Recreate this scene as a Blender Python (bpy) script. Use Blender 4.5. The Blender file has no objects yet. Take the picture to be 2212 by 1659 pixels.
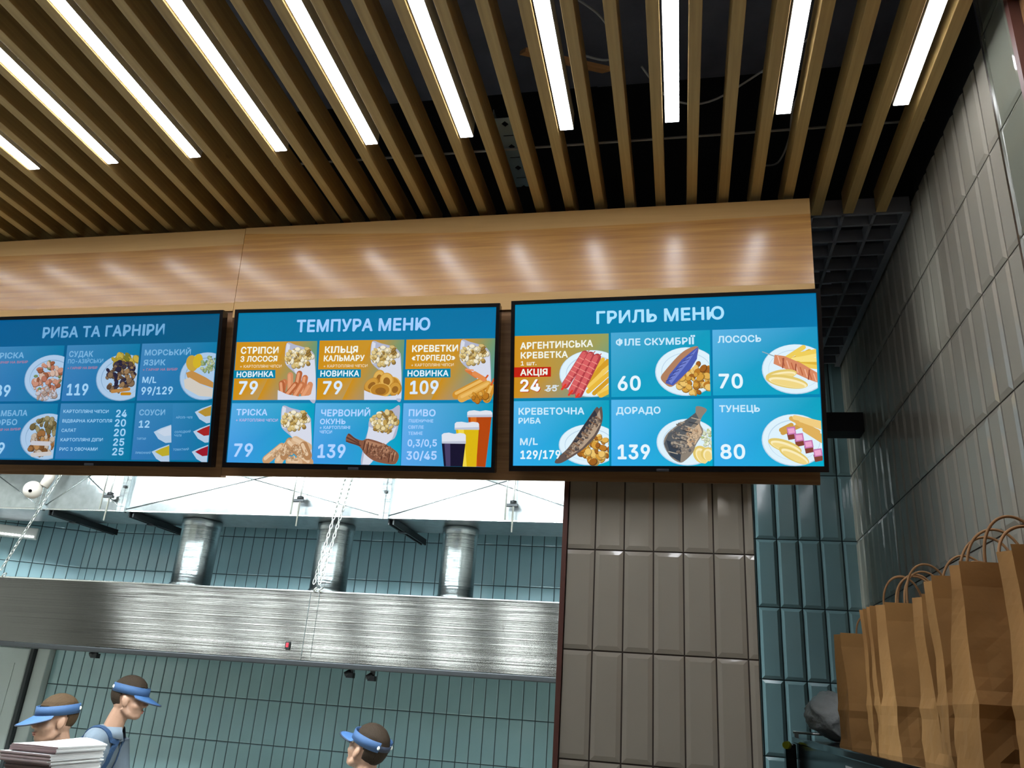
import bpy, bmesh, math, random
from mathutils import Vector, Matrix, noise
from mathutils.bvhtree import BVHTree
random.seed(4)
PI = math.pi
R = math.radians
scene = bpy.context.scene
C = scene.collection

# ------------------------------------------------------------------ camera
EYE = 1.72                                   # eye height of the photographer above the floor; z = 0 is eye level
def view_matrix(yaw, pitch, roll):
    f = Vector((math.sin(yaw) * math.cos(pitch), math.cos(yaw) * math.cos(pitch), math.sin(pitch)))
    r = Vector((math.cos(yaw), -math.sin(yaw), 0)); u = r.cross(f)
    c, s = math.cos(roll), math.sin(roll)
    r2 = r * c + u * s; u2 = u * c - r * s
    return Matrix((r2, u2, -f)).transposed().to_4x4()
cam_data = bpy.data.cameras.new('camera')
cam_data.sensor_width = 36.0
cam_data.lens = 36.0 * 1731.0 / 2212.0
cam_data.clip_start = 0.02
cam = bpy.data.objects.new('camera', cam_data); C.objects.link(cam)
cam.matrix_world = view_matrix(R(-12.6), R(21.38), R(4.12))
scene.camera = cam

# ------------------------------------------------------------------ world and exposure
world = bpy.data.worlds.new('dim_interior'); scene.world = world; world.use_nodes = True
wb = world.node_tree.nodes['Background']
wb.inputs[0].default_value = (0.75, 0.85, 1.0, 1); wb.inputs[1].default_value = 0.02
vs = scene.view_settings
vs.view_transform = 'Standard'; vs.look = 'None'; vs.gamma = 1.0; vs.use_curve_mapping = False
EXPOSURE = 0.0
vs.exposure = EXPOSURE
STRIP_POWER = 22.0           # emission of the customer side LED strips
PANEL_POWER = 72.0          # emission of the kitchen ceiling panels

# ------------------------------------------------------------------ helpers
W = {}                                       # world matrix of every Empty, kept while building
def lin(c):
    return tuple(((v / 255) / 12.92 if v / 255 <= 0.04045 else ((v / 255 + 0.055) / 1.055) ** 2.4) for v in c)

def tag(o, label=None, cat=None, group=None, kind=None):
    if label: o['label'] = label
    if cat: o['category'] = cat
    if group: o['group'] = group
    if kind: o['kind'] = kind
    return o

def thing(name, label, cat, loc=(0, 0, 0), rot=None, group=None):
    o = bpy.data.objects.new(name, None); C.objects.link(o)
    m = Matrix.Translation(loc) @ (rot.to_4x4() if rot is not None else Matrix())
    o.matrix_world = m; o.empty_display_size = 0.05
    W[o.name] = m
    return tag(o, label, cat, group)

def obj(name, bm, mats, parent=None, world_coords=True, smooth=False, recalc=True):
    if not isinstance(mats, (list, tuple)): mats = [mats]
    if recalc: bmesh.ops.recalc_face_normals(bm, faces=bm.faces)
    if smooth:
        for f in bm.faces: f.smooth = True
    me = bpy.data.meshes.new(name)
    if parent is not None and world_coords and parent.name in W:
        bm.transform(W[parent.name].inverted())
    bm.to_mesh(me); bm.free()
    for m in mats: me.materials.append(m)
    o = bpy.data.objects.new(name, me); C.objects.link(o)
    if parent is not None:
        o.parent = parent
        if parent.name in W: W[o.name] = W[parent.name]
    return o

def struct(name, bm, mats, **kw):
    return tag(obj(name, bm, mats, **kw), kind='structure')

def copy_tree(o, parent=None):
    c = o.copy(); C.objects.link(c)
    if parent is not None: c.parent = parent
    for ch in list(o.children): copy_tree(ch, c)
    return c

def box(bm, x0, x1, y0, y1, z0, z1, mat=0, bevel=0.0, M=None):
    vs_ = [bm.verts.new(v) for v in ((x0, y0, z0), (x1, y0, z0), (x1, y1, z0), (x0, y1, z0), (x0, y0, z1), (x1, y0, z1), (x1, y1, z1), (x0, y1, z1))]
    fs = [bm.faces.new([vs_[i] for i in q]) for q in ((0, 3, 2, 1), (4, 5, 6, 7), (0, 1, 5, 4), (1, 2, 6, 5), (2, 3, 7, 6), (3, 0, 4, 7))]
    for f in fs: f.material_index = mat
    if bevel > 0:
        es = list({e for f in fs for e in f.edges})
        r = bmesh.ops.bevel(bm, geom=es, offset=bevel, segments=2, profile=0.5, affect='EDGES')
        vs_ = list({v for f in r['faces'] for v in f.verts} | {v for v in vs_ if v.is_valid})
    if M is not None:
        for v in vs_:
            if v.is_valid: v.co = M @ v.co
    return fs

def frame_of(d):
    d = d.normalized()
    a = Vector((0, 0, 1)) if abs(d.z) < 0.9 else Vector((1, 0, 0))
    u = d.cross(a).normalized(); v = d.cross(u).normalized()
    return u, v

def tube(bm, pts, rad, n=8, caps=True, mat=0):
    pts = [Vector(p) for p in pts]
    if not hasattr(rad, '__len__'): rad = [rad] * len(pts)
    rings = []
    u = None
    for i, p in enumerate(pts):
        d = (pts[min(i + 1, len(pts) - 1)] - pts[max(i - 1, 0)])
        if d.length < 1e-9: d = Vector((0, 0, 1))
        d.normalize()
        if u is None: u, v = frame_of(d)
        else:
            u = (u - d * u.dot(d)).normalized(); v = d.cross(u)
        rings.append([bm.verts.new(p + (u * math.cos(2 * PI * k / n) + v * math.sin(2 * PI * k / n)) * rad[i]) for k in range(n)])
    for a, b in zip(rings, rings[1:]):
        for k in range(n):
            f = bm.faces.new((a[k], a[(k + 1) % n], b[(k + 1) % n], b[k])); f.material_index = mat; f.smooth = True
    if caps:
        bm.faces.new(rings[0][::-1]).material_index = mat; bm.faces.new(rings[-1]).material_index = mat

def ellipsoid(bm, c, r, rot=None, nu=16, nv=10, mat=0):
    c = Vector(c); M = rot if rot is not None else Matrix.Identity(3)
    rings = []
    for j in range(1, nv):
        t = PI * j / nv
        rings.append([bm.verts.new(c + M @ Vector((r[0] * math.sin(t) * math.cos(2 * PI * k / nu), r[1] * math.sin(t) * math.sin(2 * PI * k / nu), r[2] * math.cos(t)))) for k in range(nu)])
    top = bm.verts.new(c + M @ Vector((0, 0, r[2]))); bot = bm.verts.new(c + M @ Vector((0, 0, -r[2])))
    fs = []
    for k in range(nu):
        k2 = (k + 1) % nu
        fs.append(bm.faces.new((top, rings[0][k], rings[0][k2])))
        for a, b in zip(rings, rings[1:]): fs.append(bm.faces.new((a[k], b[k], b[k2], a[k2])))
        fs.append(bm.faces.new((rings[-1][k], bot, rings[-1][k2])))
    for f in fs: f.material_index = mat; f.smooth = True

def smoothline(pts, n=6):
    pts = [Vector(p) for p in pts]; out = []
    for i in range(len(pts) - 1):
        p0 = pts[max(i - 1, 0)]; p1 = pts[i]; p2 = pts[i + 1]; p3 = pts[min(i + 2, len(pts) - 1)]
        for k in range(n):
            t = k / n
            out.append(0.5 * ((2 * p1) + (p2 - p0) * t + (2 * p0 - 5 * p1 + 4 * p2 - p3) * t * t + (3 * p1 - p0 - 3 * p2 + p3) * t ** 3))
    out.append(pts[-1]); return out

# ------------------------------------------------------------------ materials
def mat(name, col, rough=0.5, metal=0.0, spec=0.5, bump=0.0, bscale=40.0, var=0.0, vscale=6.0, coat=0.0, stretch=None, emit=None, aniso=0.0, trans=0.0, alpha=1.0, sheen=0.0):
    m = bpy.data.materials.new(name); m.use_nodes = True
    nt = m.node_tree; b = nt.nodes['Principled BSDF']; L = nt.links.new
    b.inputs['Base Color'].default_value = (*col, 1); b.inputs['Roughness'].default_value = rough; b.inputs['Metallic'].default_value = metal
    b.inputs['Specular IOR Level'].default_value = spec; b.inputs['Coat Weight'].default_value = coat; b.inputs['Coat Roughness'].default_value = 0.05
    b.inputs['Anisotropic'].default_value = aniso; b.inputs['Transmission Weight'].default_value = trans; b.inputs['Alpha'].default_value = alpha
    if emit: b.inputs['Emission Color'].default_value = (*emit[0], 1); b.inputs['Emission Strength'].default_value = emit[1]
    if bump or var:
        tc = nt.nodes.new('ShaderNodeTexCoord'); mp = nt.nodes.new('ShaderNodeMapping'); L(tc.outputs['Object'], mp.inputs['Vector'])
        if stretch: mp.inputs['Scale'].default_value = stretch
    if var:
        n = nt.nodes.new('ShaderNodeTexNoise'); n.inputs['Scale'].default_value = vscale; n.inputs['Detail'].default_value = 6
        L(mp.outputs[0], n.inputs['Vector'])
        r = nt.nodes.new('ShaderNodeValToRGB'); r.color_ramp.elements[0].position = 0.3; r.color_ramp.elements[1].position = 0.7
        r.color_ramp.elements[0].color = (*[c * (1 - var) for c in col], 1); r.color_ramp.elements[1].color = (*[min(1, c * (1 + var)) for c in col], 1)
        L(n.outputs['Fac'], r.inputs['Fac']); L(r.outputs['Color'], b.inputs['Base Color'])
    if bump:
        n2 = nt.nodes.new('ShaderNodeTexNoise'); n2.inputs['Scale'].default_value = bscale; n2.inputs['Detail'].default_value = 3
        L(mp.outputs[0], n2.inputs['Vector'])
        bp = nt.nodes.new('ShaderNodeBump'); bp.inputs['Strength'].default_value = 1.0; bp.inputs['Distance'].default_value = bump
        L(n2.outputs['Fac'], bp.inputs['Height']); L(bp.outputs['Normal'], b.inputs['Normal'])
    return m

def wood(name, dark, light, rough, scale=(3, 60, 60), coat=0.0, bump=0.0003):
    m = bpy.data.materials.new(name); m.use_nodes = True
    nt = m.node_tree; b = nt.nodes['Principled BSDF']; L = nt.links.new
    tc = nt.nodes.new('ShaderNodeTexCoord'); mp = nt.nodes.new('ShaderNodeMapping'); mp.inputs['Scale'].default_value = scale
    L(tc.outputs['Object'], mp.inputs['Vector'])
    n = nt.nodes.new('ShaderNodeTexNoise'); n.inputs['Scale'].default_value = 1.0; n.inputs['Detail'].default_value = 8; n.inputs['Roughness'].default_value = 0.62; n.inputs['Distortion'].default_value = 0.3
    L(mp.outputs[0], n.inputs['Vector'])
    r = nt.nodes.new('ShaderNodeValToRGB'); e = r.color_ramp.elements
    e[0].position = 0.30; e[0].color = (*dark, 1); e[1].position = 0.68; e[1].color = (*light, 1)
    L(n.outputs['Fac'], r.inputs['Fac']); L(r.outputs['Color'], b.inputs['Base Color'])
    b.inputs['Roughness'].default_value = rough; b.inputs['Coat Weight'].default_value = coat; b.inputs['Coat Roughness'].default_value = 0.19
    bp = nt.nodes.new('ShaderNodeBump'); bp.inputs['Distance'].default_value = bump; L(n.outputs['Fac'], bp.inputs['Height']); L(bp.outputs['Normal'], b.inputs['Normal'])
    return m

M = dict(
    tile_warm=mat('glazed_tile_warm_grey', lin((158, 152, 140)), 0.09, spec=0.55, bump=0.0006, bscale=9, var=0.04, vscale=3),
    tile_teal=mat('glazed_tile_teal', lin((138, 171, 178)), 0.10, spec=0.55, bump=0.0006, bscale=9, var=0.05, vscale=3),
    tile_dark=mat('glazed_tile_olive_smooth', lin((120, 122, 110)), 0.06, spec=0.6, bump=0.0004, bscale=6, var=0.05),
    grout=mat('grout_brown_grey', lin((70, 62, 56)), 0.9, bump=0.0005, bscale=200),
    grout_teal=mat('grout_dark_teal', lin((44, 62, 66)), 0.9, bump=0.0005, bscale=200),
    black=mat('matt_black_paint', lin((22, 22, 24)), 0.8, bump=0.001, bscale=20),
    ceil=mat('ceiling_black_render', lin((124, 128, 142)), 0.9, bump=0.004, bscale=14, var=0.2),
    grid=mat('grid_ceiling_dark_grey', lin((128, 130, 138)), 0.5, bump=0.0002, bscale=50),
    slat=wood('slat_tan_wood', lin((156, 126, 72)), lin((182, 152, 94)), 0.5, (70, 2.0, 70)),
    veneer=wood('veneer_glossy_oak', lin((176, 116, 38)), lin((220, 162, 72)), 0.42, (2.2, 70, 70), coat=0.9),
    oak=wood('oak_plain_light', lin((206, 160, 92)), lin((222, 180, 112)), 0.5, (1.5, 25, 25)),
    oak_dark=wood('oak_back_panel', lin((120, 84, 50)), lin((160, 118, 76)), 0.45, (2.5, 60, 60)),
    plastic_black=mat('black_gloss_plastic', lin((14, 14, 17)), 0.22, bump=0.0001, bscale=80),
    steel=mat('brushed_stainless', (0.105, 0.102, 0.096), 0.15, metal=1.0),
    galv=mat('galvanised_sheet', (0.42, 0.45, 0.46), 0.30, metal=1.0, bump=0.002, bscale=5, var=0.12, vscale=18),
    galv_pipe=mat('galvanised_pipe', (0.42, 0.46, 0.47), 0.24, metal=1.0, var=0.08, vscale=9),
    steel_dark=mat('dark_steel', lin((60, 62, 64)), 0.45, metal=0.8, bump=0.0002, bscale=60),
    chain=mat('zinc_chain', (0.75, 0.76, 0.74), 0.3, metal=1.0, bump=0.0001, bscale=90),
    white=mat('white_plastic', lin((215, 214, 208)), 0.4, bump=0.0001, bscale=60),
    camera_shell=mat('camera_shell_grey', lin((158, 150, 142)), 0.45, bump=0.0001, bscale=60),  # white shell, its backlit shade put into the grey
    lens=mat('lens_black', lin((8, 8, 9)), 0.08, bump=0.00005, bscale=90),
    strip=mat('led_strip_diffuser', (0.9, 0.9, 0.9), 0.5, emit=((0.93, 0.95, 1.0), STRIP_POWER), bump=0.0001, bscale=30),
    spot=mat('hall_spot_lamp', (0.9, 0.9, 0.9), 0.5, emit=((1.0, 0.96, 0.9), 28.0), bump=0.0001, bscale=30),
    strip_top=mat('added_void_glow', (0.5, 0.5, 0.5), 0.5, emit=((0.85, 0.9, 1.0), 0.5), bump=0.0001, bscale=30),  # faint upward glow, added to lighten the void above the slats
    strip_body=mat('led_strip_aluminium', lin((190, 190, 185)), 0.4, metal=0.6, bump=0.0001, bscale=60),
    panel=mat('kitchen_panel_diffuser', (0.9, 0.9, 0.9), 0.5, emit=((0.88, 0.99, 1.0), PANEL_POWER), bump=0.0001, bscale=30),
    lamp_led=mat('wall_lamp_led', (0.9, 0.9, 0.9), 0.5, emit=((0.9, 0.95, 1.0), 5.0), bump=0.0001, bscale=30),
    red_lamp=mat('switch_red_lamp', lin((200, 40, 50)), 0.3, emit=(lin((230, 40, 60)), 0.9), bump=0.0001, bscale=90),
    door=mat('door_pale_grey', lin((172, 182, 182)), 0.45, bump=0.0004, bscale=30),
    rubber=mat('door_seal_dark', lin((48, 54, 58)), 0.7, bump=0.0004, bscale=60),
    kraft=mat('kraft_paper', lin((168, 124, 70)), 0.8, bump=0.0015, bscale=26, var=0.10, vscale=9),
    cord=mat('twisted_paper_cord', lin((158, 118, 78)), 0.8, bump=0.0006, bscale=240),
    glass_black=mat('black_glass_top', lin((18, 21, 23)), 0.07, spec=0.7, bump=0.0001, bscale=8),
    cabinet=mat('cabinet_dark_front', lin((26, 31, 34)), 0.16, bump=0.0001, bscale=12),
    label=mat('price_sticker', lin((190, 196, 198)), 0.5, bump=0.0001, bscale=60),
    knob=mat('yellow_green_knob', lin((190, 196, 40)), 0.4, bump=0.0001, bscale=60),
    film=mat('thin_clear_plastic_bag', lin((236, 244, 244)), 0.3, bump=0.006, bscale=30, trans=0.08, var=0.1),
    paper=mat('white_paper_sheets', lin((226, 226, 226)), 0.7, bump=0.0006, bscale=1.0, stretch=(4, 4, 700)),
    paper_pale=mat('pale_pink_paper_edges', lin((232, 212, 212)), 0.7, bump=0.0006, bscale=1.0, stretch=(4, 4, 700), var=0.06, vscale=1.5),
    paper_pink=mat('printed_paper_edges', lin((176, 152, 152)), 0.7, bump=0.0006, bscale=1.0, stretch=(4, 4, 700), var=0.25, vscale=1.5),
    counter=mat('counter_stone', lin((90, 90, 92)), 0.3, bump=0.0004, bscale=40, var=0.1),
    floor=mat('floor_tiles_beige', lin((182, 176, 162)), 0.35, bump=0.0005, bscale=12, var=0.08),
    hall=mat('hall_wall_pale', lin((196, 194, 188)), 0.8, bump=0.001, bscale=30),
    kitchen_ceiling=mat('kitchen_ceiling_panels', lin((96, 102, 102)), 0.8, bump=0.001, bscale=60),
    cable=mat('pale_cable', lin((186, 186, 180)), 0.5, bump=0.0002, bscale=80),
    tray=mat('perforated_tray_steel', lin((190, 210, 212)), 0.45, metal=0.5, bump=0.0002, bscale=60),  # paler colour stands in for kitchen light falling on the tray
    ply=wood('plywood_offcut', lin((196, 140, 84)), lin((220, 166, 106)), 0.6, (6, 30, 30)),
    trim_brown=mat('edge_trim_red_brown', lin((96, 62, 54)), 0.45, bump=0.0002, bscale=60),
    trim_metal=mat('edge_trim_metal', (0.7, 0.7, 0.68), 0.25, metal=1.0, bump=0.0001, bscale=60),
    skin=mat('skin', lin((150, 114, 94)), 0.5, bump=0.0006, bscale=120, var=0.06, vscale=14),
    hair_brown=mat('hair_brown', lin((44, 34, 26)), 0.75, spec=0.12, bump=0.003, bscale=1.0, stretch=(60, 240, 60), var=0.3, vscale=30),
    hair_light=mat('hair_light_brown', lin((66, 50, 35)), 0.75, spec=0.12, bump=0.003, bscale=1.0, stretch=(60, 240, 60), var=0.3, vscale=30),
    visor=mat('visor_blue_cloth', lin((38, 68, 106)), 0.75, bump=0.0008, bscale=300, var=0.05),
    visor_brim=mat('visor_brim_blue', lin((42, 78, 122)), 0.7, bump=0.0006, bscale=300),
    visor_edge=mat('visor_edge_navy', lin((28, 36, 56)), 0.7, bump=0.0006, bscale=300),
    shirt=mat('polo_shirt_grey_blue', lin((98, 108, 120)), 0.85, bump=0.003, bscale=22, var=0.08),
    apron=mat('apron_denim_blue', lin((30, 58, 92)), 0.85, bump=0.0015, bscale=60, var=0.1),
    trousers=mat('trousers_dark', lin((40, 42, 50)), 0.85, bump=0.002, bscale=24),
    shoe=mat('shoe_black', lin((24, 24, 26)), 0.5, bump=0.0005, bscale=60),
    eye_white=mat('eye_white', lin((220, 216, 210)), 0.2, bump=0.00005, bscale=60),
    eye_dark=mat('eye_iris', lin((50, 40, 34)), 0.15, bump=0.00005, bscale=60),
    lip=mat('lip', lin((168, 104, 92)), 0.5, bump=0.0003, bscale=90),
)

def brush_sideways(m, spread=0.7, pitch=3500.0):
    """fine sideways brushing: every hair line of the sheet leans a little up or down"""
    nt = m.node_tree; L = nt.links.new; N = nt.nodes.new; b = nt.nodes['Principled BSDF']
    tc = N('ShaderNodeTexCoord'); sp = N('ShaderNodeSeparateXYZ'); L(tc.outputs['Object'], sp.inputs[0])
    a = N('ShaderNodeMath'); a.operation = 'MULTIPLY'; a.inputs[1].default_value = pitch; L(sp.outputs['Z'], a.inputs[0])
    f = N('ShaderNodeMath'); f.operation = 'FLOOR'; L(a.outputs[0], f.inputs[0])
    w = N('ShaderNodeTexWhiteNoise'); w.noise_dimensions = '1D'; L(f.outputs[0], w.inputs['W'])
    c = N('ShaderNodeMath'); c.operation = 'MULTIPLY_ADD'; c.inputs[1].default_value = spread; c.inputs[2].default_value = -spread / 2; L(w.outputs['Value'], c.inputs[0])
    k = N('ShaderNodeCombineXYZ'); L(c.outputs[0], k.inputs['Z'])
    g = N('ShaderNodeNewGeometry'); v = N('ShaderNodeVectorMath'); v.operation = 'ADD'; L(g.outputs['Normal'], v.inputs[0]); L(k.outputs[0], v.inputs[1])
    n = N('ShaderNodeVectorMath'); n.operation = 'NORMALIZE'; L(v.outputs[0], n.inputs[0]); L(n.outputs[0], b.inputs['Normal'])
brush_sideways(M['steel'], 0.85, 6000.0)
brush_sideways(M['galv_pipe'], 0.8, 6000.0)

# ------------------------------------------------------------------ the room
TW, TH = 0.0907, 0.3023                      # tile pitch

def tile_wall(name, origin, du, u0, u1, z0, z1, uref, zref, mats, normal, bevel=0.013, lift=0.006, joint=0.0022, wp=TW, back=0.12, edge_w=None):
    """bevelled 9 x 30 cm tiles set upright on a slab of wall; origin + du*u + z"""
    bm = bmesh.new(); origin = Vector(origin); du = Vector(du).normalized(); n = Vector(normal).normalized(); Z = Vector((0, 0, 1))
    def pt(u, z, h): return origin + du * u + Z * z + n * h
    q = [pt(u0, z0, 0), pt(u1, z0, 0), pt(u1, z1, 0), pt(u0, z1, 0)]; qb = [p - n * back for p in q]
    a = [bm.verts.new(p) for p in q]; b = [bm.verts.new(p) for p in qb]
    bm.faces.new(a); bm.faces.new(b[::-1])
    for i in range(4): bm.faces.new((a[i], b[i], b[(i + 1) % 4], a[(i + 1) % 4]))
    k0 = math.floor((u0 - uref) / wp); k1 = math.ceil((u1 - uref) / wp); r0 = math.floor((z0 - zref) / TH); r1 = math.ceil((z1 - zref) / TH)
    for k in range(k0, k1):
        ua, ub = max(u0, uref + k * wp) + joint, min(u1, uref + (k + 1) * wp) - joint
        if ub - ua < 0.008: continue
        for r in range(r0, r1):
            za, zb = max(z0, zref + r * TH) + joint, min(z1, zref + (r + 1) * TH) - joint
            if zb - za < 0.008: continue
            bl = bevel if uref + k * wp >= u0 - 1e-6 else 0.0005; br = bevel if uref + (k + 1) * wp <= u1 + 1e-6 else 0.0005
            bb = bevel if zref + r * TH >= z0 - 1e-6 else 0.0005; bt = bevel if zref + (r + 1) * TH <= z1 + 1e-6 else 0.0005
            tl = (random.uniform(-1, 1) * 0.0003, random.uniform(-1, 1) * 0.0003)
            lo = [bm.verts.new(pt(u, z, 0.0006)) for u, z in ((ua, za), (ub, za), (ub, zb), (ua, zb))]
            mi = [bm.verts.new(pt(u, z, 0.0022)) for u, z in ((ua, za), (ub, za), (ub, zb), (ua, zb))]
            hi = [bm.verts.new(pt(u, z, lift + s1 * tl[0] + s2 * tl[1])) for u, z, s1, s2 in ((ua + bl, za + bb, -1, -1), (ub - br, za + bb, 1, -1), (ub - br, zb - bt, 1, 1), (ua + bl, zb - bt, -1, 1))]
            fs = [bm.faces.new(hi)]
            for i in range(4):
                j = (i + 1) % 4
                fs.append(bm.faces.new((mi[i], mi[j], hi[j], hi[i]))); fs.append(bm.faces.new((lo[i], lo[j], mi[j], mi[i])))
            for f in fs: f.material_index = 1
    bm.normal_update()
    for f in bm.faces:
        if f.material_index == 1 and f.normal.dot(n) < -0.05: f.normal_flip()
    return struct(name, bm, mats, recalc=False)

FL = -EYE
XW = 0.778                                   # right hand wall
def slab(name, x0, x1, y0, y1, z0, z1, m):
    bm = bmesh.new(); box(bm, x0, x1, y0, y1, z0, z1); return struct(name, bm, m)
slab('floor', -6.2, 1.2, -6.2, 6.3, FL - 0.1, FL, M['floor'])
slab('ceiling', -6.2, 1.2, -6.2, 3.95, 2.25, 2.35, M['ceil'])
slab('added_light_block', -6.2, -0.30, 2.485, 2.53, 1.20, 2.25, M['black'])  # added to block kitchen light leaking over the board onto the slats
slab('added_light_block_right', -0.30, XW + 0.012, 2.490, 2.525, 1.67, 2.25, M['black'])  # carries the added light block on evenly to the right wall
slab('ceiling_2', -6.2, -0.36, 2.60, 6.3, 1.66, 1.72, M['kitchen_ceiling'])
slab('wall_rear', -6.2, 1.2, -6.3, -6.2, FL, 2.35, M['hall'])
slab('wall_left', -6.3, -6.2, -6.3, 6.3, FL, 2.35, M['hall'])
tile_wall('wall_right', (XW, 0, 0), (0, 1, 0), 1.77, 3.82, FL, 1.64, 1.77, 0.1506, [M['grout'], M['tile_warm']], (-1, 0, 0), wp=0.0905)
slab('wall_right_upper', XW + 0.012, XW + 0.13, 1.77, 3.94, 1.64, 2.25, M['black'])
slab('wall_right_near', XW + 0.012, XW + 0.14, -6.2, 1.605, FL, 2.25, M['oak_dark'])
tile_wall('wall_right_corner', (XW - 0.004, 0, 0), (0, 1, 0), 1.625, 1.764, FL, 2.25, 1.625, 0.1506, [M['grout'], M['tile_dark']], (-1, 0, 0), bevel=0.011, lift=0.005, wp=0.139)
bm = bmesh.new(); box(bm, XW - 0.012, XW + 0.02, 1.762, 1.772, FL, 2.2); struct('trim_1', bm, M['trim_metal'])
bm = bmesh.new(); box(bm, XW - 0.012, XW + 0.02, 1.603, 1.622, FL, 2.2); struct('trim_2', bm, M['trim_brown'])
tile_wall('wall_back', (0, 3.82, 0), (1, 0, 0), -0.35, XW, FL, 1.70, 0.433 - 3 * 0.0936, 0.1506, [M['grout_teal'], M['tile_teal']], (0, -1, 0), wp=0.0936)
tile_wall('wall_pier', (0, 2.54, 0), (1, 0, 0), -0.350, 0.222, FL, 1.20, -0.3522, 0.1506, [M['grout'], M['tile_warm']], (0, -1, 0))
bm = bmesh.new(); box(bm, -0.350, 0.222, 2.662, 3.62, FL, 1.65); struct('wall_pier_core', bm, M['hall'])
bm = bmesh.new(); box(bm, -0.366, -0.351, 2.528, 2.70, FL, 1.20); struct('trim_3', bm, M['trim_brown'])
slab('wall_kitchen_right', -0.35, -0.25, 3.82, 6.08, FL, 1.66, M['hall'])
tile_wall('wall_kitchen', (0, 5.96, 0), (1, 0, 0), -4.93, -0.36, FL, 1.66, -4.93, -0.135, [M['grout_teal'], M['tile_teal']], (0, -1, 0), bevel=0.006, lift=0.004, joint=0.003, wp=0.0915)
d_ = Vector((-0.62, -0.36, 0))
tile_wall('wall_kitchen_left', (-4.90, 5.955, 0), d_, 0.0, 1.5, 0.40, 1.66, 0.0, -0.135, [M['grout_teal'], M['tile_teal']], (0.36, -0.62, 0), bevel=0.006, lift=0.004, joint=0.003)
slab('wall_kitchen_back_left', -6.2, -4.93, 5.97, 6.08, FL, 1.66, M['tile_teal'])
# cold room door at the far left of the kitchen
bm = bmesh.new()
for x0, x1, z0, z1 in ((-5.05, -4.935, FL, 0.36), (-5.98, -5.87, FL, 0.36), (-5.87, -5.05, 0.135, 0.36)): box(bm, x0, x1, 5.90, 5.97, z0, z1, bevel=0.006)
dr = struct('door_1', bm, M['door'])
bm = bmesh.new(); box(bm, -5.85, -5.085, 5.86, 5.93, FL + 0.01, 0.115, bevel=0.008); obj('door_leaf', bm, M['door'], dr)
bm = bmesh.new(); box(bm, -5.083, -5.055, 5.868, 5.93, FL + 0.01, 0.115); obj('door_seal', bm, M['rubber'], dr)
bm = bmesh.new(); box(bm, -5.80, -5.19, 5.856, 5.862, FL + 0.2, 0.0); obj('door_panel', bm, M['door'], dr)

# ------------------------------------------------------------------ slatted ceiling and its light strips
ZC = 1.60
LAMP_X = [-0.0105 + 0.3111 * m for m in range(2, -12, -1)]
ORD = ['first', 'second', 'third', 'fourth', 'fifth', 'sixth', 'seventh', 'eighth', 'ninth', 'tenth', 'eleventh', 'twelfth', 'thirteenth', 'fourteenth']
def make_strip(x):
    t = thing('led_light_strip', '', 'light', (x, 1.94, ZC))
    bm = bmesh.new(); box(bm, -0.0195, 0.0195, -1.2, 0.0, 0.0, 0.0025, bevel=0.001); obj('diffuser', bm, M['strip'], t, world_coords=False)
    bm = bmesh.new(); box(bm, -0.0205, 0.0205, -1.202, 0.002, 0.0026, 0.06); obj('housing', bm, M['strip_body'], t, world_coords=False)
    bm = bmesh.new(); box(bm, -0.018, 0.018, -1.19, -0.01, 0.0605, 0.064); obj('added_top_glow', bm, M['strip_top'], t, world_coords=False)  # added glowing face on the housing, brightens the ceiling void
    return t
strip0 = make_strip(LAMP_X[0])
for i, x in enumerate(LAMP_X):
    s = strip0 if i == 0 else copy_tree(strip0)
    s.location = (x, 1.94, ZC)
    s['label'] = ('glowing white LED ceiling strip nearest the right hand tiled wall' if i == 0 else
                  f'glowing white LED ceiling strip, {ORD[i]} one counted from the right hand tiled wall')
    s['group'] = 'LED strips between the ceiling slats'
bm = bmesh.new(); box(bm, -0.0165, 0.0165, -8.0, 0.0, 0.0, 0.085, bevel=0.0015)
slat0 = obj('ceiling_slat', bm, M['slat'])
for n_, k in enumerate(range(7, -31, -1)):
    s = slat0 if n_ == 0 else slat0.copy()
    if n_: C.objects.link(s)
    s.location = (-0.0535 + 0.1037 * k, 2.47, ZC + random.uniform(-0.001, 0.001)); s.rotation_euler = (0, 0, R(random.uniform(-0.04, 0.04)))
    i = (7 - k) // 3; w = (7 - k) % 3
    nm = 'the LED strip nearest the right wall' if i == 0 else f'the {ORD[i]} LED strip from the right wall'
    lab = {1: f'tan wooden ceiling slat tight against the left side of {nm}', 0: f'tan wooden ceiling slat just right of {nm}',
           2: f'tan wooden ceiling slat one gap left of {nm} and its own slat'}[w]
    tag(s, lab, 'ceiling slat', 'wooden slats of the ceiling')
# spot lamps further back in the hall, behind the photographer
for i, (x, y) in enumerate(((0.3, -2.2), (-1.5, -2.6), (-3.3, -2.4), (-0.6, -4.4), (-2.6, -4.6))):
    t = thing('hall_spot_lamp', f'round spot lamp in the hall ceiling behind the viewer, {ORD[i]} of five', 'light', (x, y, 1.72), group='spot lamps in the hall')
    bm = bmesh.new(); tube(bm, [(0, 0, 0), (0, 0, 0.006)], 0.075, 20); obj('lamp_face', bm, M['spot'], t, world_coords=False)
    bm = bmesh.new(); tube(bm, [(0, 0, 0.007), (0, 0, 0.12), (0, 0, 0.53)], [0.085, 0.085, 0.02], 20); obj('lamp_body', bm, M['white'], t, world_coords=False)
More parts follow.
